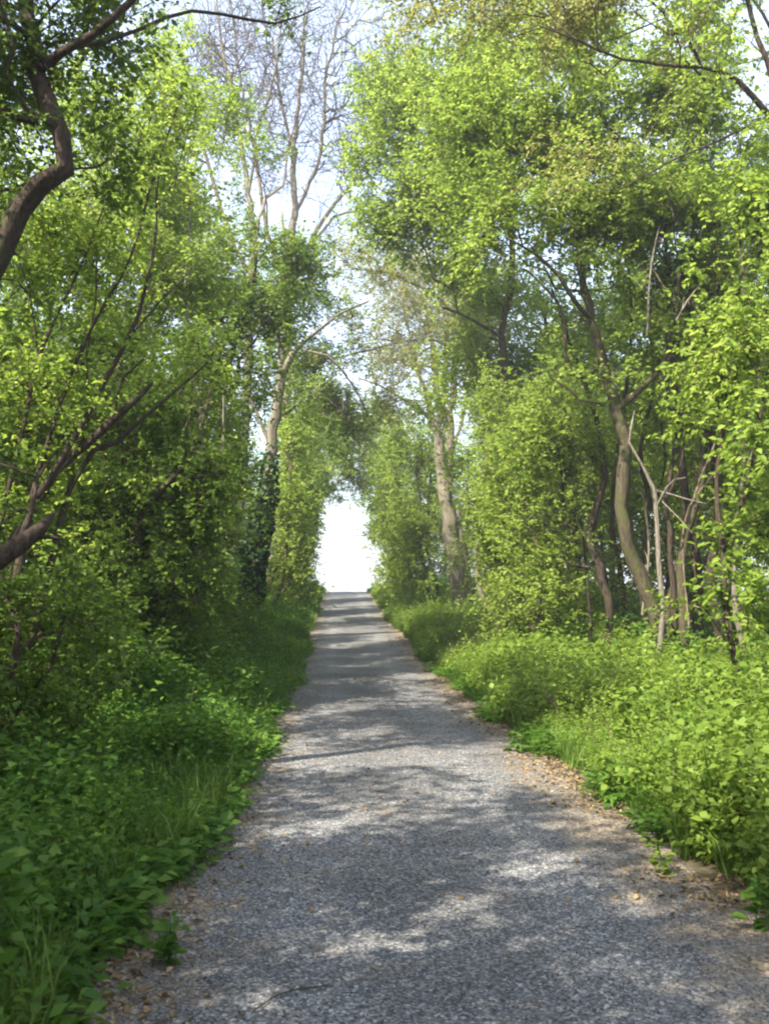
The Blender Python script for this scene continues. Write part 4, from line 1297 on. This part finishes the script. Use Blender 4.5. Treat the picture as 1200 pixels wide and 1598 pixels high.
chips = [proto('p', stone_mesh(s_)) for s_ in range(5)]
n_ = 100000
y = 2.2 + 16 * rng.random(n_) ** 1.7
x = rng.uniform(-1.5, 1.55, n_)
pts = np.stack([x, y, path_zf(x, y) + .001], -1)
scatter('gravel', pts, chips, 'loose grey stone chips strewn over the path', .5, 1.5, 'gravel', tilt=.5)


def litter_mesh(seed):
    g_ = np.random.default_rng(seed)
    c = np.zeros((1, 3))
    v, f, k = leaf_mesh_arrays(c, np.array([[1.0, 0, .12]]), np.array([.032]), hexa=True, upness=2, aspect=.7, g_=g_)
    return np_mesh('litter', v, f, k, LF['dry'], attr=g_.random(2))


def twiglet(seed):
    g_ = np.random.default_rng(seed)
    wd = Wood()
    p_ = np.array([[0, 0, .004], [.03, .006 * g_.normal(), .007], [.06, .01 * g_.normal(), .005], [.09, .015 * g_.normal(), .004]])
    wd.add(p_, [.0018, .0016, .0013, .0006], 4)
    return wd.mesh('t', BK['twig'])


lit = [proto('p', litter_mesh(s_)) for s_ in range(6)] + [proto('p', twiglet(s_)) for s_ in range(2)]
n_ = 17000
y = 2.4 + 26 * rng.random(n_) ** 1.6
sd_ = rng.choice([-1, 1], n_)
x = sd_ * (1.52 - np.abs(rng.normal(0, .24, n_))) + (sd_ > 0) * np.clip((6.5 - y) * .12, 0, .5) * rng.random(n_)
x2, y2 = rng.uniform(-1.2, 1.2, 700), 2.4 + 20 * rng.random(700) ** 1.4
x, y = np.concatenate([x, x2]), np.concatenate([y, y2])
k = np.array([noise.noise(Vector((a * .9, b_ * .9, 3.3))) for a, b_ in zip(x, y)])
x, y = x[k > -.12], y[k > -.12]
scatter('leaf_litter', np.stack([x, y, np.where(np.abs(x) < 1.5, path_zf(x, y), ground_z(x, y) + .01) + .004], -1), lit, 'dry brown leaves and bits of twig along the path edges', .5, 1.4, 'leaf litter', tilt=.25)


# ------------------------------------------------------------------ single small things
def on_ground(px, py):
    d = RM @ Vector(((px - 600) / F, -(py - 799) / F, -1.0))
    t = -(CAM.z - .03) / d.z
    q = CAM + d * t
    return q.x, q.y


def stick(name, label, pix, r_, bark, lift=.02, side=None):
    rows = []
    for i, (a, b_) in enumerate(pix):
        x, y = on_ground(a, b_)
        rows.append([x, y, float(max(path_zf(np.array(x), np.array(y)), ground_z(x, y))) + lift, r_ * (1 - .6 * i / (len(pix) - 1))])
    ln = smooth_line(rows, .05)
    wd = Wood()
    o0 = ln[0, :3].copy()
    wd.add(ln[:, :3] - o0, ln[:, 3], 7, .2, 5)
    root = bpy.data.objects.new(name, None)
    C.objects.link(root)
    root.location = Vector(o0)
    tag(root, label, 'stick')
    link('shaft', wd.mesh('shaft', BK[bark]), root)
    m_ = ln[len(ln) // 2]
    s2 = Wood()
    s2.add(np.array([m_[:3], m_[:3] + [.05, .05, .015], m_[:3] + [.11, .07, .01]]) - o0, [r_ * .5, r_ * .35, r_ * .2], 5)
    link('side_twig', s2.mesh('tw', BK[bark]), root)


stick('fallen_stick', 'pale stick lying at the right verge beside the small leafy plant', [(1062, 1322), (1100, 1316), (1140, 1326), (1170, 1334)], .010, 'pale', .03)
stick('fallen_stick', 'thin reddish twig lying on the gravel at the bottom left', [(395, 1585), (430, 1562), (470, 1550), (520, 1545)], .0035, 'brown', .012)
stick('fallen_stick', 'small curved pale twig lying on the gravel in the near middle', [(545, 1545), (550, 1534), (562, 1530), (590, 1531)], .003, 'pale', .010)
stick('fallen_stick', 'thin pale twig across the left path edge near the grass', [(600 / 2 - 60, 1466), (270, 1467), (290, 1472)], .005, 'pale', .012)

# broken pale branch leaning in the right bank
def leaning(label, pix, bark, name='dead_branch'):
    rows = []
    for (a, b_, Y_, w_) in pix:
        q = P(a, b_, Y_)
        rows.append([q.x, q.y, q.z, w_ * .27 * Y_ / F])
    ln = smooth_line(rows, .1)
    o0 = ln[0, :3].copy()
    root = bpy.data.objects.new(name, None)
    C.objects.link(root)
    root.location = Vector(o0)
    tag(root, label, 'branch')
    wd = Wood()
    wd.add(ln[:, :3] - o0, ln[:, 3], 7, .2, 4)
    link('limb', wd.mesh('limb', BK[bark]), root)
    for k in range(3):
        i = int(len(ln) * (.4 + .2 * k))
        d_ = nrm(rng.normal(0, 1, 3) + np.array([0, 0, .6])) * .25
        t_ = Wood()
        t_.add(np.array([ln[i, :3], ln[i, :3] + d_ * .5, ln[i, :3] + d_ + rng.normal(0, .04, 3)]) - o0, [ln[i, 3] * .6, ln[i, 3] * .4, .002], 5)
        link('side_twig', t_.mesh('tw', BK[bark]), root)


leaning('pale broken branch leaning against the dark kinked stem at the right', [(1136, 1010, 9.5, 11), (1118, 975, 9.4, 10), (1100, 952, 9.3, 9), (1088, 942, 9.2, 7)], 'pale')
leaning('grey dead branch slanting behind the mossy trunk', [(1002, 960, 15.6, 8), (1012, 860, 15.6, 7), (1006, 790, 15.5, 6), (1000, 760, 15.4, 4)], 'grey')
leaning('long dead branch rising to the upper right in the tangle on the right bank', [(1060, 860, 13.9, 9), (1085, 770, 13.8, 8), (1112, 700, 13.7, 6), (1150, 610, 13.6, 4)], 'twig')
leaning('forked dead branch low in the tangle right of the dead sapling', [(1075, 980, 13.9, 8), (1066, 880, 13.9, 7), (1072, 800, 13.8, 6), (1120, 730, 13.7, 4)], 'twig')
leaning('bare branch sticking up out of the right canopy', [(1010, 520, 12.6, 6), (1013, 440, 12.5, 6), (1020, 390, 12.5, 5), (1028, 355, 12.5, 3)], 'pale')
leaning('bare slanting branch beside the right canopy gap', [(1055, 500, 12.6, 6), (1072, 470, 12.5, 6), (1085, 452, 12.5, 4)], 'pale')


def verge_plant(label, x, y, h, n_, mat, seed, sz=.075):
    g_ = np.random.default_rng(seed)
    root = bpy.data.objects.new('leafy_plant', None)
    C.objects.link(root)
    root.location = (x, y, float(ground_z(x, y)))
    root.rotation_euler = (0, 0, g_.random() * 6)
    tag(root, label, 'plant')
    top = np.array([.05, -.04, h])
    wd = Wood()
    wd.add(np.array([[0, 0, -.01], top * .5 + [0, .01, 0], top]), [.005, .004, .002], 5)
    link('stem', wd.mesh('stem', mat), root)
    me = []
    for k in range(3):
        v, f, q = leaf_mesh_arrays(np.zeros((1, 3)), np.array([[1.0, 0, .15]]), np.array([sz]), hexa=True, upness=2.5, aspect=.65, g_=g_)
        me.append(np_mesh('leaf', v, f, q, mat, attr=g_.random(2)))
    for k in range(n_):
        t = .15 + .85 * k / n_
        o = link('leaf', me[k % 3], root, Vector(top * t + g_.normal(0, .02, 3) * [1, 1, .3]))
        o.rotation_euler = (g_.normal(0, .3), g_.normal(.1, .3), k * 2.4 + g_.normal(0, .3))
        s_ = (1.15 - .5 * t) * (.8 + .4 * g_.random())
        o.scale = (s_,) * 3


for (lb, px, py, h, n_, mt, sd2, sz) in [
    ('small bright green plant standing alone in the gravel at the right verge', 1040, 1362, .20, 22, hl, 1, .07),
    ('dark green leafy plant on the litter at the lower right edge', 1180, 1450, .22, 24, hm, 2, .085),
    ('green plant on the right verge between the lone bright plant and the bank', 1105, 1345, .16, 18, hm, 3, .07),
    ('broad leaved plant leaning over the gravel at the lower left corner', 262, 1500, .22, 22, hm, 4, .08),
    ('pale leaved plant at the left verge where the litter patch begins', 318, 1330, .24, 22, hl, 5, .075),
    ('small plant at the right edge of the path, halfway to the crest bend', 808, 1172, .22, 20, hm, 6, .09),
    ('bright broad leaved plant at the front of the right bank', 958, 1250, .34, 30, hl, 7, .10),
    ('large leaved plant rising out of the nettles on the right bank', 975, 1190, .62, 34, hl, 8, .13)]:
    x, y = on_ground(px, py)
    verge_plant(lb, x, y, h, n_, mt, sd2, sz)

# white flower in the right bank
m, n, b, out = new_mat('white_petal')
b.inputs['Base Color'].default_value = (.8, .8, .84, 1)
b.inputs['Roughness'].default_value = .6
q = P(1082, 1146, 8.6)
root = bpy.data.objects.new('white_flower', None)
C.objects.link(root)
gz_ = float(ground_z(q.x, q.y))
root.location = (q.x, q.y, gz_)
tag(root, 'single small white flower among the nettles on the right bank', 'flower')
hh = q.z - gz_
wd = Wood()
wd.add(np.array([[0, 0, 0], [.01, 0, hh * .5], [0, 0, hh]]), [.003, .0025, .002], 5)
link('stem', wd.mesh('stem', hm), root)
pv, pf, pk = leaf_mesh_arrays(np.zeros((1, 3)), np.array([[1.0, 0, .2]]), np.array([.032]), hexa=True, upness=3, aspect=.8)
pm = np_mesh('petal', pv, pf, pk, m, attr=[.5, .5])
for k in range(6):
    o = link('petal', pm, root, Vector((0, 0, hh)))
    o.rotation_euler = (0, -.4, k * 1.047)
